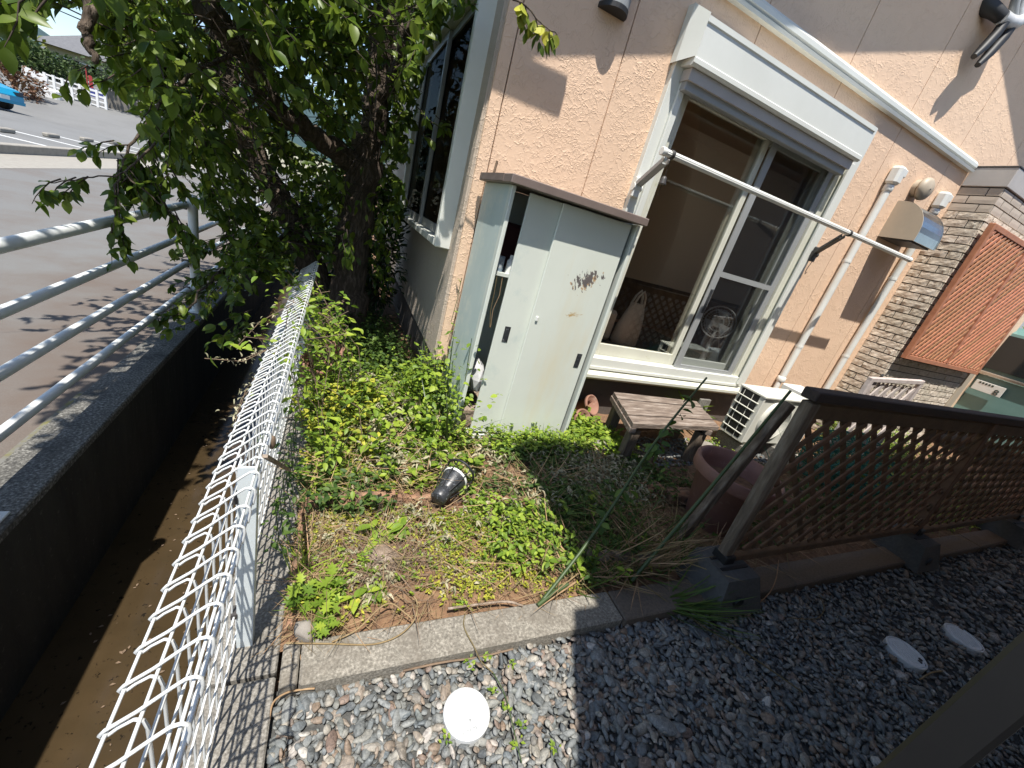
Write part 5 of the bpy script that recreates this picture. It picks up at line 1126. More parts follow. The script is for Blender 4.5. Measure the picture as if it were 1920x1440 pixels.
# a few sprouts between pebbles
for x, y in ((.545, .79), (.61, .80), (.42, .60), (.63, .63), (.60, .69), (.62, .53), (.70, .76), (1.095, .868), (.74, .50), (.66, .57), (.545, .98)):
    n = 9; P = np.tile([x, y], (n, 1)) + RNG.normal(0, .007, (n, 2)); a = RNG.uniform(0, 6.28, n)
    BK['weed'].leaves(T_SIMPLE, np.stack([P[:, 0], P[:, 1], np.full(n, .015 if y < .87 else .05)], 1), np.stack([np.cos(a), np.sin(a), RNG.uniform(.1, .6, n)], 1), np.tile([0, 0, 1.], (n, 1)), RNG.uniform(.010, .02, n))
# long grass on the gravel below the fence end
n = 40; BK['deep'].leaves(T_BLADE, np.stack([RNG.normal(1.52, .03, n), RNG.normal(.86, .02, n), np.full(n, .03)], 1), np.stack([RNG.normal(.9, .35, n), RNG.normal(-.6, .3, n), RNG.uniform(0, .15, n)], 1), np.tile([0, 0, 1.], (n, 1)) + RNG.normal(0, .3, (n, 3)), RNG.uniform(.2, .42, n))
for k, nm, mt in (('weed', 'weeds', M_weed), ('yellow', 'ground_cover', M_weedy), ('deep', 'weeds', M_weedd), ('wilt', 'wilted_leaves', M_wilt), ('straw', 'straw', M_straw), ('stem', 'weed_stems', M_stem)):
    bulk_obj(nm, BK[k], mt)

n = 160; P = np.stack([RNG.uniform(-.85, -.26, n), RNG.uniform(.2, 3.2, n), np.full(n, -.694)], 1); a = RNG.uniform(0, 6.28, n); bk = Bulk()
bk.leaves(T_SIMPLE, P, np.stack([np.cos(a), np.sin(a), np.zeros(n)], 1), np.tile([0, 0, 1.], (n, 1)) + RNG.normal(0, .1, (n, 3)), RNG.uniform(.006, .022, n)); bulk_obj('floating_debris', bk, M_stemb)
# single plants one can point to
def leaf_mesh(T, mt, name='leaf'):
    b_ = MB(); b_.add(T[0], T[1], True); return b_.mesh(name, mt)
LM = {'lobed': leaf_mesh(T_LOBED, M_weed), 'round': leaf_mesh(T_ROUND, M_weed), 'leaf': leaf_mesh(T_LEAF, M_weed), 'narrow': leaf_mesh(ovate(.10, .1, .35), M_weed), 'yellow': leaf_mesh(T_LEAF, M_weedy), 'wilt': leaf_mesh(T_WILT, M_wilt)}
def plant(name, label, loc, h, nl, size, me, tiers=3, spread=.02, cat='plant', group=None, stem=M_stem):
    t = thing(name, label, cat, loc, group); loc = np.array(loc, float)
    for s in range(tiers):
        a = random.uniform(0, 6.28); q = loc + [spread * math.cos(a), spread * math.sin(a), h * random.uniform(.7, 1)]
        mb = MB(); mb.tube([loc, loc * .5 + q * .5 + [0, 0, .01], q], .0022, 5); part('stem', mb, stem, t)
        for j in range(nl):
            k = .35 + .65 * (j + 1) / nl; a = 2.4 * j + random.uniform(-.4, .4); sc_ = size * random.uniform(.75, 1.2)
            inst('leaf', LM[me], t, loc + (q - loc) * k, (random.uniform(-.25, .35), random.uniform(-.3, .3), a), (sc_,) * 3)
    return t
plant('mugwort', 'bright green plant with lobed leaves beside the round grey stone', (.045, 1.085, .04), .11, 10, .06, 'lobed', 5, .06)
plant('mugwort', 'small lobed leaf plant hanging over the kerb corner', (.055, .985, .045), .05, 8, .045, 'lobed', 3, .03)
plant('broadleaf_herb', 'low three leaved herb at the front of the sunlit bed', (.205, 1.06, .045), .055, 7, .06, 'leaf', 3, .05)
plant('broadleaf_herb', 'taller oval leaved herb behind the rotten stump', (.30, 1.335, .05), .08, 7, .062, 'leaf', 4, .07)
plant('broadleaf_herb', 'dense leafy herb at the shaded right edge of the sunlit bed', (1.05, 1.16, .05), .10, 10, .05, 'leaf', 7, .12)
plant('broadleaf_herb', 'big soft leaved herb just behind the black spot lamp', (.68, 1.78, .06), .09, 8, .085, 'leaf', 3, .07)
plant('broadleaf_herb', 'small sprig on the kerb edge with a trailing tendril', (.555, .985, .045), .03, 5, .02, 'leaf', 2, .01)
t = thing('spiky_plant', 'green spiky leaved plant at the wall right of the bench', 'plant', (3.25, 2.58, 0))
for j in range(34):
    a = random.uniform(0, 6.28); s = random.uniform(.20, .32); inst('leaf', LM['narrow'], t, (3.25, 2.58, .12), (random.uniform(.15, 1.2), 0, a), (s, s, s))
mb = MB(); mb.tube([(3.25, 2.58, 0), (3.25, 2.58, .14)], .02, 7); part('stem', mb, M_stemb, t)
# vine over the mesh fence: 150 single leaves on runners
def vine(name, label, paths, nleaf, size, mt, stemmt, spread=.05, lim=150, T=T_LEAF, cat='vine'):
    t = thing(name, label, cat, tuple(paths[0][0])); mb = MB(); L_ = []
    for pth in paths:
        pth = [np.array(p, float) for p in pth]; mb.tube(pth, .0022, 4)
        for k in range(nleaf):
            u = random.uniform(0, len(pth) - 1.001); i = int(u); L_.append(pth[i] + (pth[i + 1] - pth[i]) * (u - i) + RNG.normal(0, spread, 3) * [1, 1, .7])
    part('runners', mb, stemmt, t); me = leaf_mesh(T, mt)
    for p in L_[:lim]:
        s = size * random.uniform(.6, 1.25); inst('leaf', me, t, p, (random.uniform(-.8, .5), random.uniform(-.5, .5), random.uniform(0, 6.28)), (s, s, s))
    if len(L_) > lim:
        P = np.array(L_[lim:]); n = len(P); bk = Bulk(); bk.leaves(T, P, RNG.normal(0, 1, (n, 3)) * [1, 1, .4], RNG.normal(0, .4, (n, 3)) + [0, 0, 1], size * RNG.uniform(.6, 1.25, n)); bulk_obj('foliage', bk, mt, t)
    return t
vp = []
for k in range(26):
    y0 = random.uniform(1.85, 2.95); x0 = random.uniform(-.08, .25); vp.append([(x0, y0, .1), (x0 - .05, y0 + .02, .35), (random.uniform(-.2, .1), y0 + random.uniform(-.2, .2), random.uniform(.5, .72)), (random.uniform(-.32, .12), y0 + random.uniform(-.3, .3), random.uniform(.62, .82))])
vine('climbing_vine', 'green vine climbing over the white mesh fence below the tree', vp, 36, .044, M_weed, M_stemb, .065, 280)
vp = [[(-.05, 1.25 + .08 * k, .02), (-.10, 1.28 + .09 * k, .15), (-.12, 1.30 + .1 * k, .30)] for k in range(8)]
vine('climbing_vine', 'low dark vine creeping up the inner face of the mesh fence', vp, 14, .036, M_weedd, M_stem, .035, 110)
vp = []
for k in range(10):
    y0 = random.uniform(2.05, 2.62); x0 = random.uniform(.68, .78); vp.append([(x0, y0, .05), (x0 + .02, y0 + .02, .3), (x0 - .01, y0 + .03, random.uniform(.45, .75))])
vine('climbing_vine', 'bright vine growing up against the left side of the steel locker', vp, 20, .038, M_weed, M_stem, .035, 200, T_ROUND)
vp = [[(.755, 2.64, .7), (.77, 2.66, .85), (.775, 2.68, 1.0)], [(.76, 2.64, .55), (.79, 2.66, .8)]]
vine('climbing_vine', 'thin vine with few leaves at the house corner behind the locker', vp, 5, .04, M_weed, M_stem, .015, 10)
vp = [[(-.25, 2.2, .55), (-.36, 2.1, .50), (-.5, 2.05, .52)], [(-.2, 2.5, .7), (-.34, 2.42, .6), (-.44, 2.4, .45)], [(-.2, 1.9, .66), (-.3, 1.82, .5), (-.33, 1.8, .36)], [(-.25, 2.0, .5), (-.34, 1.95, .38), (-.36, 1.9, .25)], [(-.25, 2.35, .5), (-.4, 2.3, .42)]]
vine('dry_vine', 'dry yellowish vine tips hanging from the mesh fence over the canal', vp, 30, .022, M_wilt, M_stemb, .02, 90, T_WILT)
t = thing('slender_weed', 'slender leafy weed at the dark foot of the mesh fence', 'plant', (.05, 1.75, .05))
for s in range(3):
    q = np.array((.02 + .06 * s, 1.70 + .05 * s, .32)); mb = MB(); mb.tube([(.05, 1.75, .05), q], .0025, 5); part('stem', mb, M_stem, t)
    for j in range(8): sc_ = random.uniform(.035, .055); inst('leaf', LM['leaf'], t, np.array((.05, 1.75, .05)) * (1 - j / 8) + q * j / 8, (random.uniform(-.3, .3), 0, 2.4 * j), (sc_,) * 3)

# ================================================================== TREE OVER THE CANAL
tree = thing('tree', 'large leafy tree with forked dark trunk leaning over the canal', 'tree', (.15, 4.2, .05))
def wob(pts, amp, n=5):
    P = []; pts = [np.array(p, float) for p in pts]
    for i in range(len(pts) - 1):
        a = pts[max(i - 1, 0)]; b = pts[i]; c = pts[i + 1]; d = pts[min(i + 2, len(pts) - 1)]
        for t in np.linspace(0, 1, n + 1)[:-1]: P.append(.5 * ((2 * b) + (-a + c) * t + (2 * a - 5 * b + 4 * c - d) * t * t + (-a + 3 * b - 3 * c + d) * t ** 3) + RNG.normal(0, amp, 3))
    P.append(pts[-1]); return P
def limb(pix, r0, r1, name='branch', n=12, amp=.012):
    P = wob([aty(x, y, d) for x, y, d in pix], amp); k = len(P); rr = [r0 + (r1 - r0) * i / (k - 1) for i in range(k)]; rr = [r * (1 + RNG.normal(0, .07)) for r in rr]
    mb = MB(); mb.tube(P, rr, n); part(name, mb, M_bark, tree); return P
BR = []
BR.append(limb([(650, 640, 4.2), (652, 560, 4.2), (660, 470, 4.2), (672, 380, 4.2), (690, 290, 4.2), (705, 210, 4.25), (712, 120, 4.3), (720, 20, 4.3)], .185, .075, 'trunk', 16))
BR.append(limb([(672, 320, 4.18), (640, 288, 4.1), (590, 255, 4.0), (535, 222, 3.85), (488, 160, 3.7), (455, 90, 3.5), (415, 45, 3.2), (380, 5, 3.0)], .095, .05))
BR.append(limb([(600, 540, 4.35), (555, 430, 4.4), (515, 360, 4.45), (478, 290, 4.5), (440, 190, 4.5), (415, 110, 4.5), (400, 20, 4.5)], .13, .07, 'trunk', 14))
BR.append(limb([(705, 205, 4.25), (745, 120, 4.1), (765, 60, 4.0), (790, 0, 3.9)], .06, .03))
BR.append(limb([(180, 0, 2.9), (168, 30, 2.88), (158, 55, 2.86), (168, 85, 2.86), (180, 118, 2.84)], .028, .012, amp=.004))
BR.append(limb([(455, 90, 3.5), (400, 120, 3.3), (330, 160, 3.1), (280, 220, 3.0), (235, 290, 2.9), (220, 350, 2.8), (214, 440, 2.75)], .013, .003, amp=.006))
BR.append(limb([(335, 225, 3.0), (270, 290, 2.85), (226, 325, 2.8), (160, 335, 2.7), (95, 343, 2.65)], .006, .002, amp=.004))
BR.append(limb([(230, 320, 2.8), (285, 370, 2.78), (330, 405, 2.76), (345, 430, 2.75)], .004, .002, amp=.003))
BR.append(limb([(555, 430, 4.4), (500, 460, 4.0), (440, 500, 3.7), (385, 540, 3.5), (345, 590, 3.4)], .02, .006))
BR.append(limb([(880, -40, 2.4), (945, -10, 2.35), (985, 10, 2.32), (1010, 40, 2.3), (1045, 66, 2.28)], .006, .002, amp=.002))
# twigs and leaves
def inside(poly, px, py):
    res = np.zeros(len(px), bool); n = len(poly)
    for i in range(n):
        (x1, y1), (x2, y2) = poly[i], poly[(i + 1) % n]
        c = ((y1 > py) != (y2 > py)) & (px < (x2 - x1) * (py - y1) / ((y2 - y1) + 1e-9) + x1); res ^= c
    return res
# the open gaps of the crown: over the road on the canal side, and along the house wall
GAP1 = [(-400, 52), (70, 55), (122, 12), (150, 28), (160, 110), (205, 175), (255, 235), (245, 300), (300, 318), (345, 335), (372, 400), (420, 430), (370, 480), (340, 560), (345, 640), (-400, 800)]
GAP2 = [(925, -900), (900, 20), (840, 60), (800, 130), (790, 230), (770, 300), (762, 420), (755, 560), (2500, 800), (2500, -900)]
GAP3 = [(-400, 470), (330, 470), (400, 640), (455, 560), (540, 545), (560, 480), (600, 470), (640, 620), (640, 1440), (-400, 1440)]
twg = MB(); leafP = []; leafD = []; leafH = []; leafS = []; leafK = []
def twig(p, d, L, nl, size, droop=.5, keep=True):
    d = d / np.linalg.norm(d); pts_ = [p]; q = p.copy(); dd = d.copy()
    for i in range(4):
        dd = dd + np.array([0, 0, -droop * .16]) + RNG.normal(0, .12, 3); dd /= np.linalg.norm(dd); q = q + dd * L / 4; pts_.append(q)
    px, py, pz = proj(np.array(pts_))
    fr_ = pz > .05
    if keep == 'over' and ((fr_ & (px > -60) & (px < 1980) & (py > -60) & (py < 1500)).any()): return False
    if keep is True and (inside(GAP1, px, py).any() or inside(GAP2, px, py).any() or inside(GAP3, px, py).any()): return False
    if ((pz < .9) & (pz > .002)).any() and keep != 'over': return False
    twg.tube(pts_, [.004, .0035, .003, .0022, .001], 3, cap=False)
    for j in range(nl):
        u = random.uniform(.3, 3.999); i = int(u); c = pts_[i] + (pts_[i + 1] - pts_[i]) * (u - i); s = pts_[i + 1] - pts_[i]; s /= np.linalg.norm(s)
        side = RNG.normal(0, 1, 3); e = s * .5 + side * .7 + np.array([0, 0, -droop * 1.0]); leafP.append(c); leafD.append(e); leafH.append(RNG.normal(0, .45, 3) + [-.15, -.3, .8]); leafS.append(size * random.uniform(.65, 1.25)); leafK.append(keep is True)
    return True
def crown(px, py, d, r, n, size=.075, droop=.5, nl=13, L=.36):
    c = aty(px, py, d); k = 0; tries = 0
    while k < n and tries < n * 4:
        tries += 1; v = RNG.normal(0, 1, 3); v /= np.linalg.norm(v); rad = RNG.uniform(.25, 1) ** .5; p = c + v * rad * np.array(r)
        if p[0] > .52 and p[1] > 2.45: continue
        if twig(p, v * [1, 1, .5] + [0, 0, .1], L * random.uniform(.6, 1.3), nl, size, droop): k += 1
crown(560, 170, 4.4, (1.25, .8, .85), 300); crown(560, 60, 4.4, (1.4, 1.0, .7), 180); crown(720, 150, 4.0, (.40, .75, .85), 150)
crown(430, 60, 3.3, (.75, .5, .45), 110); crown(300, 40, 2.8, (.42, .4, .28), 70, .08); crown(690, 10, 3.2, (.55, .4, .35), 110); crown(800, 30, 3.0, (.28, .35, .3), 50)
crown(340, 130, 3.2, (.32, .4, .35), 80); crown(390, 260, 3.9, (.45, .5, .45), 150); crown(470, 440, 4.0, (.55, .55, .30), 120, .07); crown(640, 420, 4.5, (.6, .5, .45), 110, .07)
crown(440, 500, 3.6, (.35, .4, .20), 70, .07); crown(720, 330, 4.3, (.35, .5, .5), 110, .07)
crown(500, -350, 4.4, (1.6, 1.4, .9), 120); crown(120, -300, 3.0, (.9, .9, .5), 110); crown(360, -160, 2.9, (.8, .8, .4), 100)
def crown_w(c, r, n, size=.075, droop=.4, nl=12, L=.34):
    for _ in range(n):
        v = RNG.normal(0, 1, 3); v /= np.linalg.norm(v); twig(np.array(c) + v * RNG.uniform(.2, 1) ** .5 * np.array(r), v * [1, 1, .4], L, nl, size, droop, 'over')
crown_w((-1.70, 2.2, 3.4), (.07, 1.4, .35), 85, nl=14, L=.22)  # unseen crown strip, shaped narrow so its leaves stripe the railing with shade
# hanging twigs in front of the road, built one by one
for (x, y, d), dr in (((335, 225, 3.0), (-.3, -.2, -.6)), ((262, 285, 2.9), (-.4, -.2, -.5)), ((240, 300, 2.85), (.2, -.2, -.8)), ((220, 350, 2.8), (0, -.1, -1)), ((216, 400, 2.77), (.05, 0, -1)), ((214, 425, 2.75), (-.05, 0, -1)), ((170, 335, 2.72), (-.6, 0, -.5)), ((130, 340, 2.68), (-.7, 0, -.3)), ((300, 375, 2.78), (.5, 0, -.5)), ((330, 405, 2.76), (.4, 0, -.8)), ((345, 425, 2.76), (.3, .0, -.6)), ((280, 270, 2.95), (.2, 0, -.6)), ((300, 250, 2.95), (.3, 0, -.4)), ((250, 330, 2.85), (.2, 0, -.7)), ((230, 270, 2.9), (-.5, 0, -.2))):
    for r in range(2): twig(aty(x, y, d) + RNG.normal(0, .015, 3), np.array(dr, float), .19, 9, .066, .8, False)
for (x, y, d) in ((235, 290, 2.9), (255, 285, 2.92), (280, 290, 2.95), (225, 310, 2.88), (245, 315, 2.86), (270, 320, 2.88), (300, 330, 2.9), (310, 350, 2.88), (235, 335, 2.84), (285, 345, 2.86), (265, 300, 2.9), (300, 300, 2.95), (320, 320, 2.95)):
    for r in range(2): twig(aty(x, y, d) + RNG.normal(0, .02, 3), np.array((random.uniform(-.6, .6), 0, -.7)), .16, 8, .064, .8, False)
for (x, y, d) in ((365, 590, 3.4), (390, 545, 3.5), (350, 570, 3.42), (430, 505, 3.65), (405, 520, 3.6), (400, 470, 3.5), (430, 440, 3.5), (420, 480, 3.55), (455, 585, 3.0), (470, 600, 2.9)): 
    for r in range(2): twig(aty(x, y, d) + RNG.normal(0, .03, 3), np.array((-.5, -.3, -.2)), .25, 11, .07, .6, False)
for (x, y, d) in ((20, -12, 2.1), (60, -14, 2.1), (92, -8, 2.15), (2, 5, 2.1), (105, -25, 2.2), (-20, 0, 2.0), (215, 140, 2.9), (165, 122, 2.85)): twig(aty(x, y, d), np.array((-.3, -.1, -.35)), .2, 9, .078, .5, False)
for (x, y, d) in ((985, 10, 2.32), (1005, 35, 2.3), (1030, 58, 2.29), (975, 5, 2.33)): twig(aty(x, y, d), np.array((.6, 0, -.8)), .10, 6, .055, 1.0, False)
for (x, y, d) in ((640, 440, 2.9), (655, 450, 2.9), (650, 430, 2.9)): twig(aty(x, y, d), np.array((.2, -.3, -.6)), .16, 6, .075, .8, False)
for (x, y, d) in ((800, 225, 3.4), (815, 215, 3.4), (790, 250, 3.45), (780, 200, 3.4)): twig(aty(x, y, d), np.array((.5, -.3, -.1)), .14, 7, .07, .4, False)
part('twigs', twg, M_twig, tree, kind='stuff')
leafP, leafD, leafH, leafS = map(np.array, (leafP, leafD, leafH, leafS))
px, py, pz = proj(leafP)
tipx, tipy, _ = proj(leafP + leafD / np.linalg.norm(leafD, axis=1, keepdims=True) * leafS[:, None])
drop = np.zeros(len(leafP), bool); auto = np.array(leafK)
for g in (GAP1, GAP2): drop |= auto & (inside(g, px, py) | inside(g, tipx, tipy))
for Pl, wd in ((BR[0], 42), (BR[1], 32), (BR[2], 36), (BR[3], 16)):      # the limbs stay bare on the side of the yard
    Q = np.array(Pl); qx, qy, qz = proj(Q)
    for i in range(len(Q)):
        drop |= auto & ((px - qx[i]) ** 2 + (py - qy[i]) ** 2 < wd ** 2) & (pz < qz[i] + .05) & (RNG.random(len(px)) < .42)
leafP, leafD, leafH, leafS = leafP[~drop], leafD[~drop], leafH[~drop], leafS[~drop]; px, py, pz = proj(leafP)
vis = (px > 0) & (px < 1920) & (py > 0) & (py < 1440); score = np.where(vis, leafS / pz, 0)
big = np.argsort(-score)[:295]; rest_ = np.setdiff1d(np.arange(len(leafP)), big)
bk = Bulk(); bk.leaves(T_LEAF, leafP[rest_], leafD[rest_], leafH[rest_], leafS[rest_]); bulk_obj('foliage', bk, M_leafA, tree)
lme = leaf_mesh(T_LEAF, M_leafA); F = frames(leafD[big], leafH[big])
for i, b in enumerate(big):
    e = Matrix(F[i].tolist()).to_euler(); inst('leaf', lme, tree, leafP[b], e, (leafS[b],) * 3)

yl = leaf_mesh(T_ROUND, M_weedy)
for k in range(16):
    x, y = ((975, 8), (985, 18), (1000, 40), (1012, 48), (1030, 60), (1042, 66))[k % 6]; p = aty(x + random.uniform(-6, 6), y + random.uniform(-4, 6), 2.3); s_ = random.uniform(.045, .07)
    inst('leaf', yl, tree, p, (random.uniform(-2.2, -1.2), random.uniform(-.5, .5), random.uniform(-.9, .9)), (s_,) * 3)
# dark evergreen shrub between tree and house
def shrub(name, label, cen, r, n, size, T, mt, cat='shrub', trunk=True, base=None, group=None):
    t = thing(name, label, cat, (cen[0], cen[1], base if base is not None else 0), group); cen = np.array(cen, float); k = n
    v = RNG.normal(0, 1, (k, 3)); v /= np.linalg.norm(v, axis=1, keepdims=True); P = cen + v * (RNG.uniform(.15, 1, k) ** .4)[:, None] * np.array(r) * (1 + .18 * np.sin(v @ np.array([5., 3., 4.]))[:, None])
    bk = Bulk(); bk.leaves(T, P, v + RNG.normal(0, .6, (k, 3)), RNG.normal(0, .5, (k, 3)) + [0, 0, .8], size * RNG.uniform(.6, 1.3, k)); bulk_obj('foliage', bk, mt, t)
    mb = MB()
    for i in range(4): a = cen + RNG.normal(0, .3, 3) * r; mb.tube([(cen[0], cen[1], base if base is not None else 0), tuple(cen * .5 + a * .5), tuple(a)], [.03, .02, .008], 6)
    part('stem', mb, M_twig, t); return t
shrub('evergreen_shrub', 'dark evergreen shrub squeezed between tree trunk and house wall', (.42, 4.75, .75), (.26, .55, .75), 1500, .07, T_NARROW, M_leafB)
shrub('evergreen_shrub', 'low dark shrub behind the tree trunk beyond the mesh fence', (-.15, 5.2, .45), (.45, .7, .5), 1500, .06, T_LEAF, M_leafB)
shrub('evergreen_shrub', 'tall dark shrub filling the gap far along the house side', (.2, 6.6, 1.3), (.5, .8, 1.3), 1800, .08, T_LEAF, M_leafB)

# ================================================================== BEYOND THE ROAD
bc = thing('blue_car', 'bright blue parked car half hidden by a reddish bush', 'car', (-15.6, 27.6, .1))
def car(parent, cx, cy, z0, yaw, L, W_, H_, paint, tall=False):
    c, s = math.cos(yaw), math.sin(yaw); X_ = np.array([c, s, 0]); Y_ = np.array([-s, c, 0]); O = np.array([cx, cy, z0])
    def Wp(x, y, z): return O + X_ * x + Y_ * y + np.array([0, 0, z])
    if tall: pf = [(-L / 2, .28), (-L / 2 - .0, .75), (-L / 2 + .01, 1.22), (-L / 2 + .10, H_ - .10), (-L / 2 + .25, H_), (L / 2 - .9, H_), (L / 2 - .45, 1.05), (L / 2 - .05, .85), (L / 2, .6), (L / 2, .28)]
    else: pf = [(-L / 2, .30), (-L / 2 - .02, .6), (-L / 2 + .1, .92), (-L / 2 + .75, H_ - .03), (-L / 2 + 1.2, H_), (.25, H_), (.95, .95), (L / 2 - .15, .80), (L / 2, .6), (L / 2, .30)]
    mb = MB()
    rings = [(-W_ / 2, .92), (-W_ / 2 + .07, 1.0), (W_ / 2 - .07, 1.0), (W_ / 2, .92)]; v = []
    for y, k in rings:
        for x, z in pf: v.append(Wp(x * (k ** .5), y * (1 - .16 * max(0, z - .95) / max(.1, H_ - .95)), .3 + (z - .3) * (k ** .5)))
    n = len(pf); mb.add(v, [(i * n + j, (i + 1) * n + j, (i + 1) * n + (j + 1) % n, i * n + (j + 1) % n) for i in range(3) for j in range(n)], False); mb.add(v[:n], [tuple(range(n))]); mb.add(v[-n:], [tuple(range(n))[::-1]])
    part('body', mb, paint, parent)
    for sx in (-L / 2 + .75, L / 2 - .75):
        for sy in (-1, 1):
            mb = MB(); mb.lathe([(.20, -.0), (.28, .0), (.29, .02), (.29, .16), (.28, .18)], Wp(sx, sy * (W_ / 2 - .17), .29), Y_ * sy, 20); wh = part('wheel', mb, M_blackp, parent)
            mb = MB(); mb.lathe([(.17, .18), (.18, .185), (.05, .19), (0, .192)], Wp(sx, sy * (W_ / 2 - .17), .29), Y_ * sy, 16, cap=False); part('rim', mb, M_grey, wh)
    return Wp
fr = atz(38, 205, .3); Wp = car(bc, fr[0] - 1.85 * math.cos(.3) - .75, fr[1] + 1.85 * math.sin(.3) + .75, .08, -.30, 3.7, 1.6, 1.32, M_carblue)
mb = MB(); mb.prism([Wp(.28, -.72, 1.40), Wp(.90, -.78, 1.0), Wp(.90, .78, 1.0), Wp(.28, .72, 1.40)], Wp(.04, 0, .03) - Wp(0, 0, 0)); part('windscreen', mb, M_carglass, bc)
for sy in (-1, 1):
    mb = MB(); mb.prism([Wp(-1.0, sy * .80, 1.0), Wp(.7, sy * .80, 1.0), Wp(.25, sy * .74, 1.36), Wp(-.75, sy * .74, 1.36)], Wp(0, sy * .03, .0) - Wp(0, 0, 0)); part('side_window', mb, M_carglass, bc)
    mb = MB(); mb.prism([Wp(1.80, sy * .45, .62), Wp(1.80, sy * .78, .62), Wp(1.72, sy * .78, .76), Wp(1.74, sy * .45, .74)], Wp(.06, 0, 0) - Wp(0, 0, 0)); part('headlight', mb, M_carglass, bc)
mb = MB(); mb.prism([Wp(1.82, -.17, .40), Wp(1.82, .17, .40), Wp(1.82, .17, .56), Wp(1.82, -.17, .56)], Wp(.05, 0, 0) - Wp(0, 0, 0)); part('number_plate', mb, M_plate, bc)
mb = MB(); mb.prism([Wp(1.83, -.75, .30), Wp(1.83, .75, .30), Wp(1.85, .75, .42), Wp(1.85, -.75, .42)], Wp(.03, 0, 0) - Wp(0, 0, 0)); part('bumper', mb, M_carblue, bc)

def bush(label, px, py, d, r, n, size, mt, mt2=None, name='bush', cat='bush'):
    c = aty(px, py, d); return shrub(name, label, tuple(c), r, n, size, T_SIMPLE, mt, cat, base=c[2] - r[2])
bush('round reddish brown bush behind the blue car', 14, 162, 30, (1.35, 1.0, 1.15), 1500, .2, M_bushr)
bush('grey green bush above the reddish bush', 22, 118, 37, (1.5, 1.2, 1.1), 1300, .26, M_bushg)
bush('dark green clipped tree before the far grey house', 80, 118, 38, (1.6, 1.2, .85), 1300, .24, M_bushg)
bush('yellow green tree at the left edge below the blue hills', 10, 78, 42, (1.9, 1.5, 1.2), 1100, .3, M_bushy)
bush('dark hedge between the far fence and the grey house', 118, 140, 40, (1.3, 1.0, .55), 900, .24, M_bushg)
bush('green bush behind the far stone wall', 250, 150, 34, (2.0, 1.2, .9), 900, .24, M_bushg)
def lin(px0, py0, px1, py1, d): return aty(px0, py0, d), aty(px1, py1, d)
# white road fence beyond the lot
wf = thing('white_road_fence', 'white three rail road fence beyond the parking lot', 'fence', tuple(aty(140, 185, 40)))
D_ = 33.
a, b = aty(88, 172, D_), aty(200, 208, D_)
for k in range(4):
    mb = MB(); z = np.array([0, 0, .12 + .23 * k]); mb.bar(a + z, b + z, .05, .07); part('rail', mb, M_hwhite, wf)
for k in range(8):
    p = a + (b - a) * k / 7; mb = MB(); mb.box(p + [-.05, -.05, -.5], p + [.05, .05, .88]); part('fence_post', mb, M_hwhite, wf)
a, b = aty(45, 150, D_), aty(92, 170, D_); mb = MB(); mb.bar(a + [0, 0, .45], b + [0, 0, .45], .12, .4); solo('white_guard_rail', mb, M_hwhite, 'white guard rail left of the white road fence', 'guard rail')
t = thing('stone_retaining_wall', 'dark stone wall with railing right of the blue sign', 'wall', tuple(aty(230, 190, 37)))
a, b = aty(202, 192, 34), aty(268, 222, 34); mb = MB(); mb.bar(a + [0, 0, -.1], b + [0, 0, -.1], .5, 1.5); part('wall', mb, M_stonew, t)
for k in range(14):
    p = a + (b - a) * (k + .5) / 14; mb = MB(); mb.box(p + [-.03, -.03, .6], p + [.03, .03, 1.6]); part('baluster', mb, M_dgrey, t)
mb = MB(); mb.bar(a + [0, 0, 1.62], b + [0, 0, 1.62], .08, .08); part('handrail', mb, M_dgrey, t)
p = aty(184, 180, 36); t = thing('blue_notice_board', 'small blue notice board with white lines on a white post', 'sign', tuple(p - [0, 0, 1.0]))
mb = MB(); mb.box(p + [-.42, -.03, -.32], p + [.42, .03, .32]); part('panel', mb, M_sign, t)
mb = MB()
for k in range(3): mb.box(p + [-.34, -.036, .16 - .16 * k], p + [.34, -.031, .20 - .16 * k])
part('white_lines', mb, M_inkb, t); mb = MB(); mb.box(p + [-.04, .03, -1.4], p + [.04, .09, .2]); part('post', mb, M_hwhite, t)
p = aty(171, 158, 38); mb = MB(); mb.box(p + [-.09, -.02, -.6], p + [.09, .02, .45], .01); mb.box(p + [-.2, -.02, -1.6], p + [-.15, .02, .8]); solo('red_banner', mb, M_red, 'narrow red banner flag above the white road fence', 'banner')
p = aty(98, 187, 32); t = thing('white_roadside_box', 'white roadside box on two legs at the lot corner', 'box', tuple(p - [0, 0, .6]))
mb = MB(); mb.box(p + [-.35, -.2, -.05], p + [.35, .2, .5], .08); part('box', mb, M_hwhite, t)
for s in (-.25, .25): mb = MB(); mb.box(p + [s - .05, -.1, -.9], p + [s + .05, .1, -.05]); part('leg', mb, M_hwhite, t)
for k in range(3):
    p = atz(118 - 13 * k, 215 - 9 * k, .15); mb = MB(); mb.box(p + [-.6, -.4, -.3], p + [.5, .4, .12 + .10 * k], .02); solo('concrete_step', mb, M_gutter, ('lowest', 'middle', 'highest')[k] + ' pale concrete step at the corner of the parking lot', 'step', group='steps at the lot corner')
mb = MB(); a, b = aty(48, 190, 31), aty(85, 202, 31); mb.bar(a, b, .3, .3); solo('white_curb_wall', mb, M_hwhite, 'low white wall right of the blue car', 'wall')
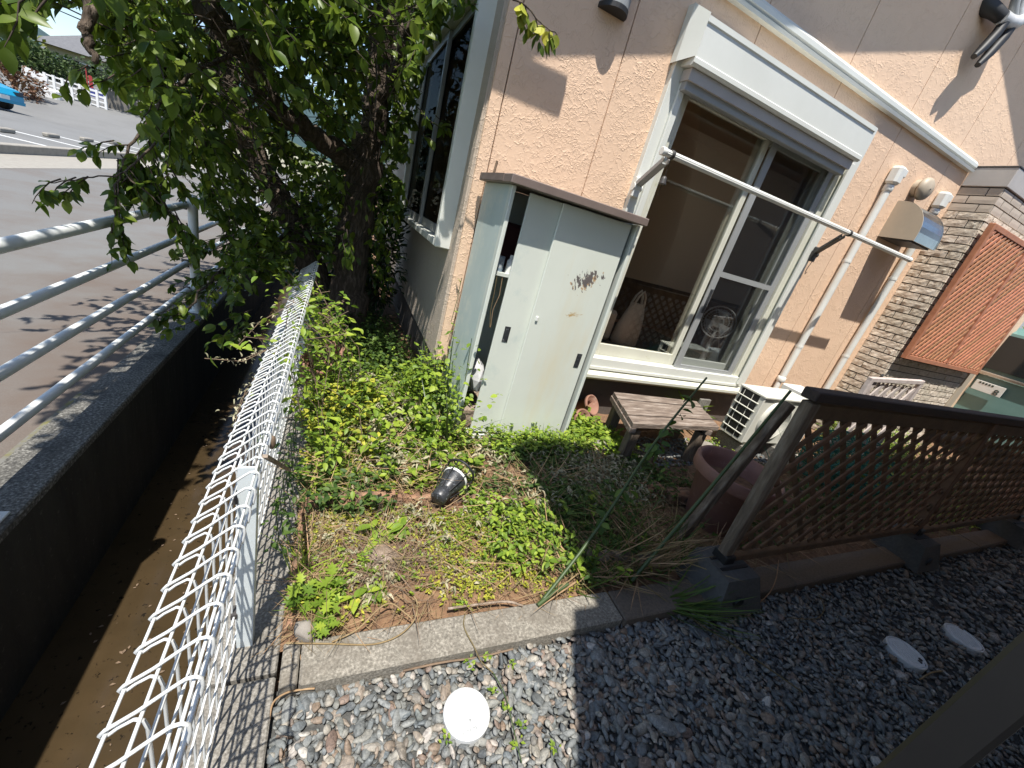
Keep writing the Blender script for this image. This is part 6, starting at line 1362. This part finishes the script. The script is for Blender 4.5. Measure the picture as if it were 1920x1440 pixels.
# far houses
def far_house(label, px0, py0, px1, py1, d, roofh, wallmt, deep=6, balcony=False):
    a = aty(px0, py0, d); b = aty(px1, py1, d); zt = (a[2] + b[2]) / 2 + .3; z0 = -.2 + float(far_h(np.array(a[0]), np.array(d))); t = thing('far_house', label, 'house', (a[0], d, z0), 'houses beyond the parking lot')
    x0, x1 = a[0], b[0]; mb = MB(); mb.box((x0, d, z0), (x1, d + deep, zt)); part('wall', mb, wallmt, t)
    mb = MB(); o = .7; v = [(x0 - o, d - o, zt), (x1 + o, d - o, zt), (x1 + o, d + deep + o, zt), (x0 - o, d + deep + o, zt), (x0 + 1.2, d + deep / 2, zt + roofh), (x1 - 1.2, d + deep / 2, zt + roofh)]
    mb.add(v, [(0, 1, 5, 4), (1, 2, 5), (2, 3, 4, 5), (3, 0, 4), (3, 2, 1, 0)]); part('roof', mb, M_tilegrey, t)
    for k in range(3):
        xx = x0 + (x1 - x0) * (.15 + .3 * k); mb = MB(); mb.box((xx, d - .05, zt - 1.7), (xx + 1.3, d - .01, zt - .5)); wn = part('window', mb, M_hwhite, t); mb = MB(); mb.box((xx + .08, d - .07, zt - 1.62), (xx + 1.22, d - .052, zt - .58)); part('pane', mb, M_carglass, wn)
    if balcony: mb = MB(); mb.box((x0 - .1, d - 1.2, zt - 3.0), (x0 + 4.4, d - .02, zt - 1.9)); part('balcony', mb, M_hwhite, t)
far_house('grey two storey house with tiled roof and white balcony', 86, 92, 196, 124, 46, 1.6, M_hwall, balcony=True)
far_house('lower house with grey tiled roof behind the clipped trees', 42, 100, 80, 110, 50, 1.0, M_hwall)
far_house('house with pale blue roof seen through the leaves', 215, 110, 300, 110, 44, 1.3, M_hwhite)
far_house('pale house further along behind the tree crown', 320, 150, 420, 150, 42, 1.4, M_hwhite)
X, Y = np.meshgrid(np.linspace(-900, 700, 60), np.linspace(500, 900, 12)); h = (np.clip((Y - 500) / 260, 0, 1) ** .7) * (75 + 28 * np.sin(X / 120 + 1.2) + 12 * np.sin(X / 41)) * np.clip((250 - X) / 300, .25, 1.2)
mb = MB(); mb.add(np.stack([X, Y, h + far_h(X, np.full_like(Y, 400.))], 2).reshape(-1, 3), [(j * 60 + i, j * 60 + i + 1, (j + 1) * 60 + i + 1, (j + 1) * 60 + i) for j in range(11) for i in range(59)], True); struct('hills', mb, M_hill)

# teal van beyond the pier
vn = thing('teal_van', 'teal green van with number plate parked beyond the brick pier', 'van', (10.7, 2.4, 0))
Wp = car(vn, 10.72, 2.25, .0, 0, 3.4, 1.5, 1.92, M_car, True)
mb = MB(); mb.prism([Wp(-1.685, -.64, 1.27), Wp(-1.685, .64, 1.27), Wp(-1.605, .58, 1.78), Wp(-1.605, -.58, 1.78)], (-.03, 0, 0)); part('rear_window', mb, M_carglass, vn)
mb = MB(); mb.box(Wp(-1.74, -.7, 1.16), Wp(-1.69, .7, 1.215), .012); part('chrome_strip', mb, M_stain, vn)
mb = MB(); mb.box(Wp(-1.80, -.74, .30), Wp(-1.70, .74, .52), .03); part('bumper', mb, M_car, vn)
for sy in (-1, 1): mb = MB(); mb.box(Wp(-1.76, sy * .60 - .08, .62), Wp(-1.69, sy * .60 + .08, .92), .01); part('tail_light', mb, M_red, vn)
pc = atx(1853, 728, 8.98); mb = MB(); mb.box(pc + [-.012, -.165, -.075], pc + [.0, .165, .075], .003); pt = part('number_plate', mb, M_plate, vn)
mb = MB(); xs = pc[0] - .0135
def dig8(mb, y, z, h, w_):   # the digit 8 as two rings
    for dz in (-h * .25, h * .25): mb.tube([(xs, y + w_ * .45 * math.cos(t), z + dz + h * .24 * math.sin(t)) for t in np.linspace(0, 6.2832, 15)], .007, 4, cap=False)
dig8(mb, pc[1] - .10, pc[2] - .025, .075, .045)
for k in range(5): mb.box((xs - .001, pc[1] + .10 - .035 * k, pc[2] + .035), (xs + .001, pc[1] + .122 - .035 * k, pc[2] + .06))
part('plate_number', mb, M_ink, vn)
mb = MB(); mb.box((13.5, -1, -.05), (13.9, 12, 2.4)); solo('far_white_wall', mb, M_hwhite, 'sunlit white wall seen past the teal van', 'wall')
bk_c = atx(1915, 650, 9.5); shrub('shrub', 'small bright shrub beyond the van window', tuple(atx(1925, 660, 11.5)), (.5, .5, .4), 400, .08, T_LEAF, M_weed, base=0)
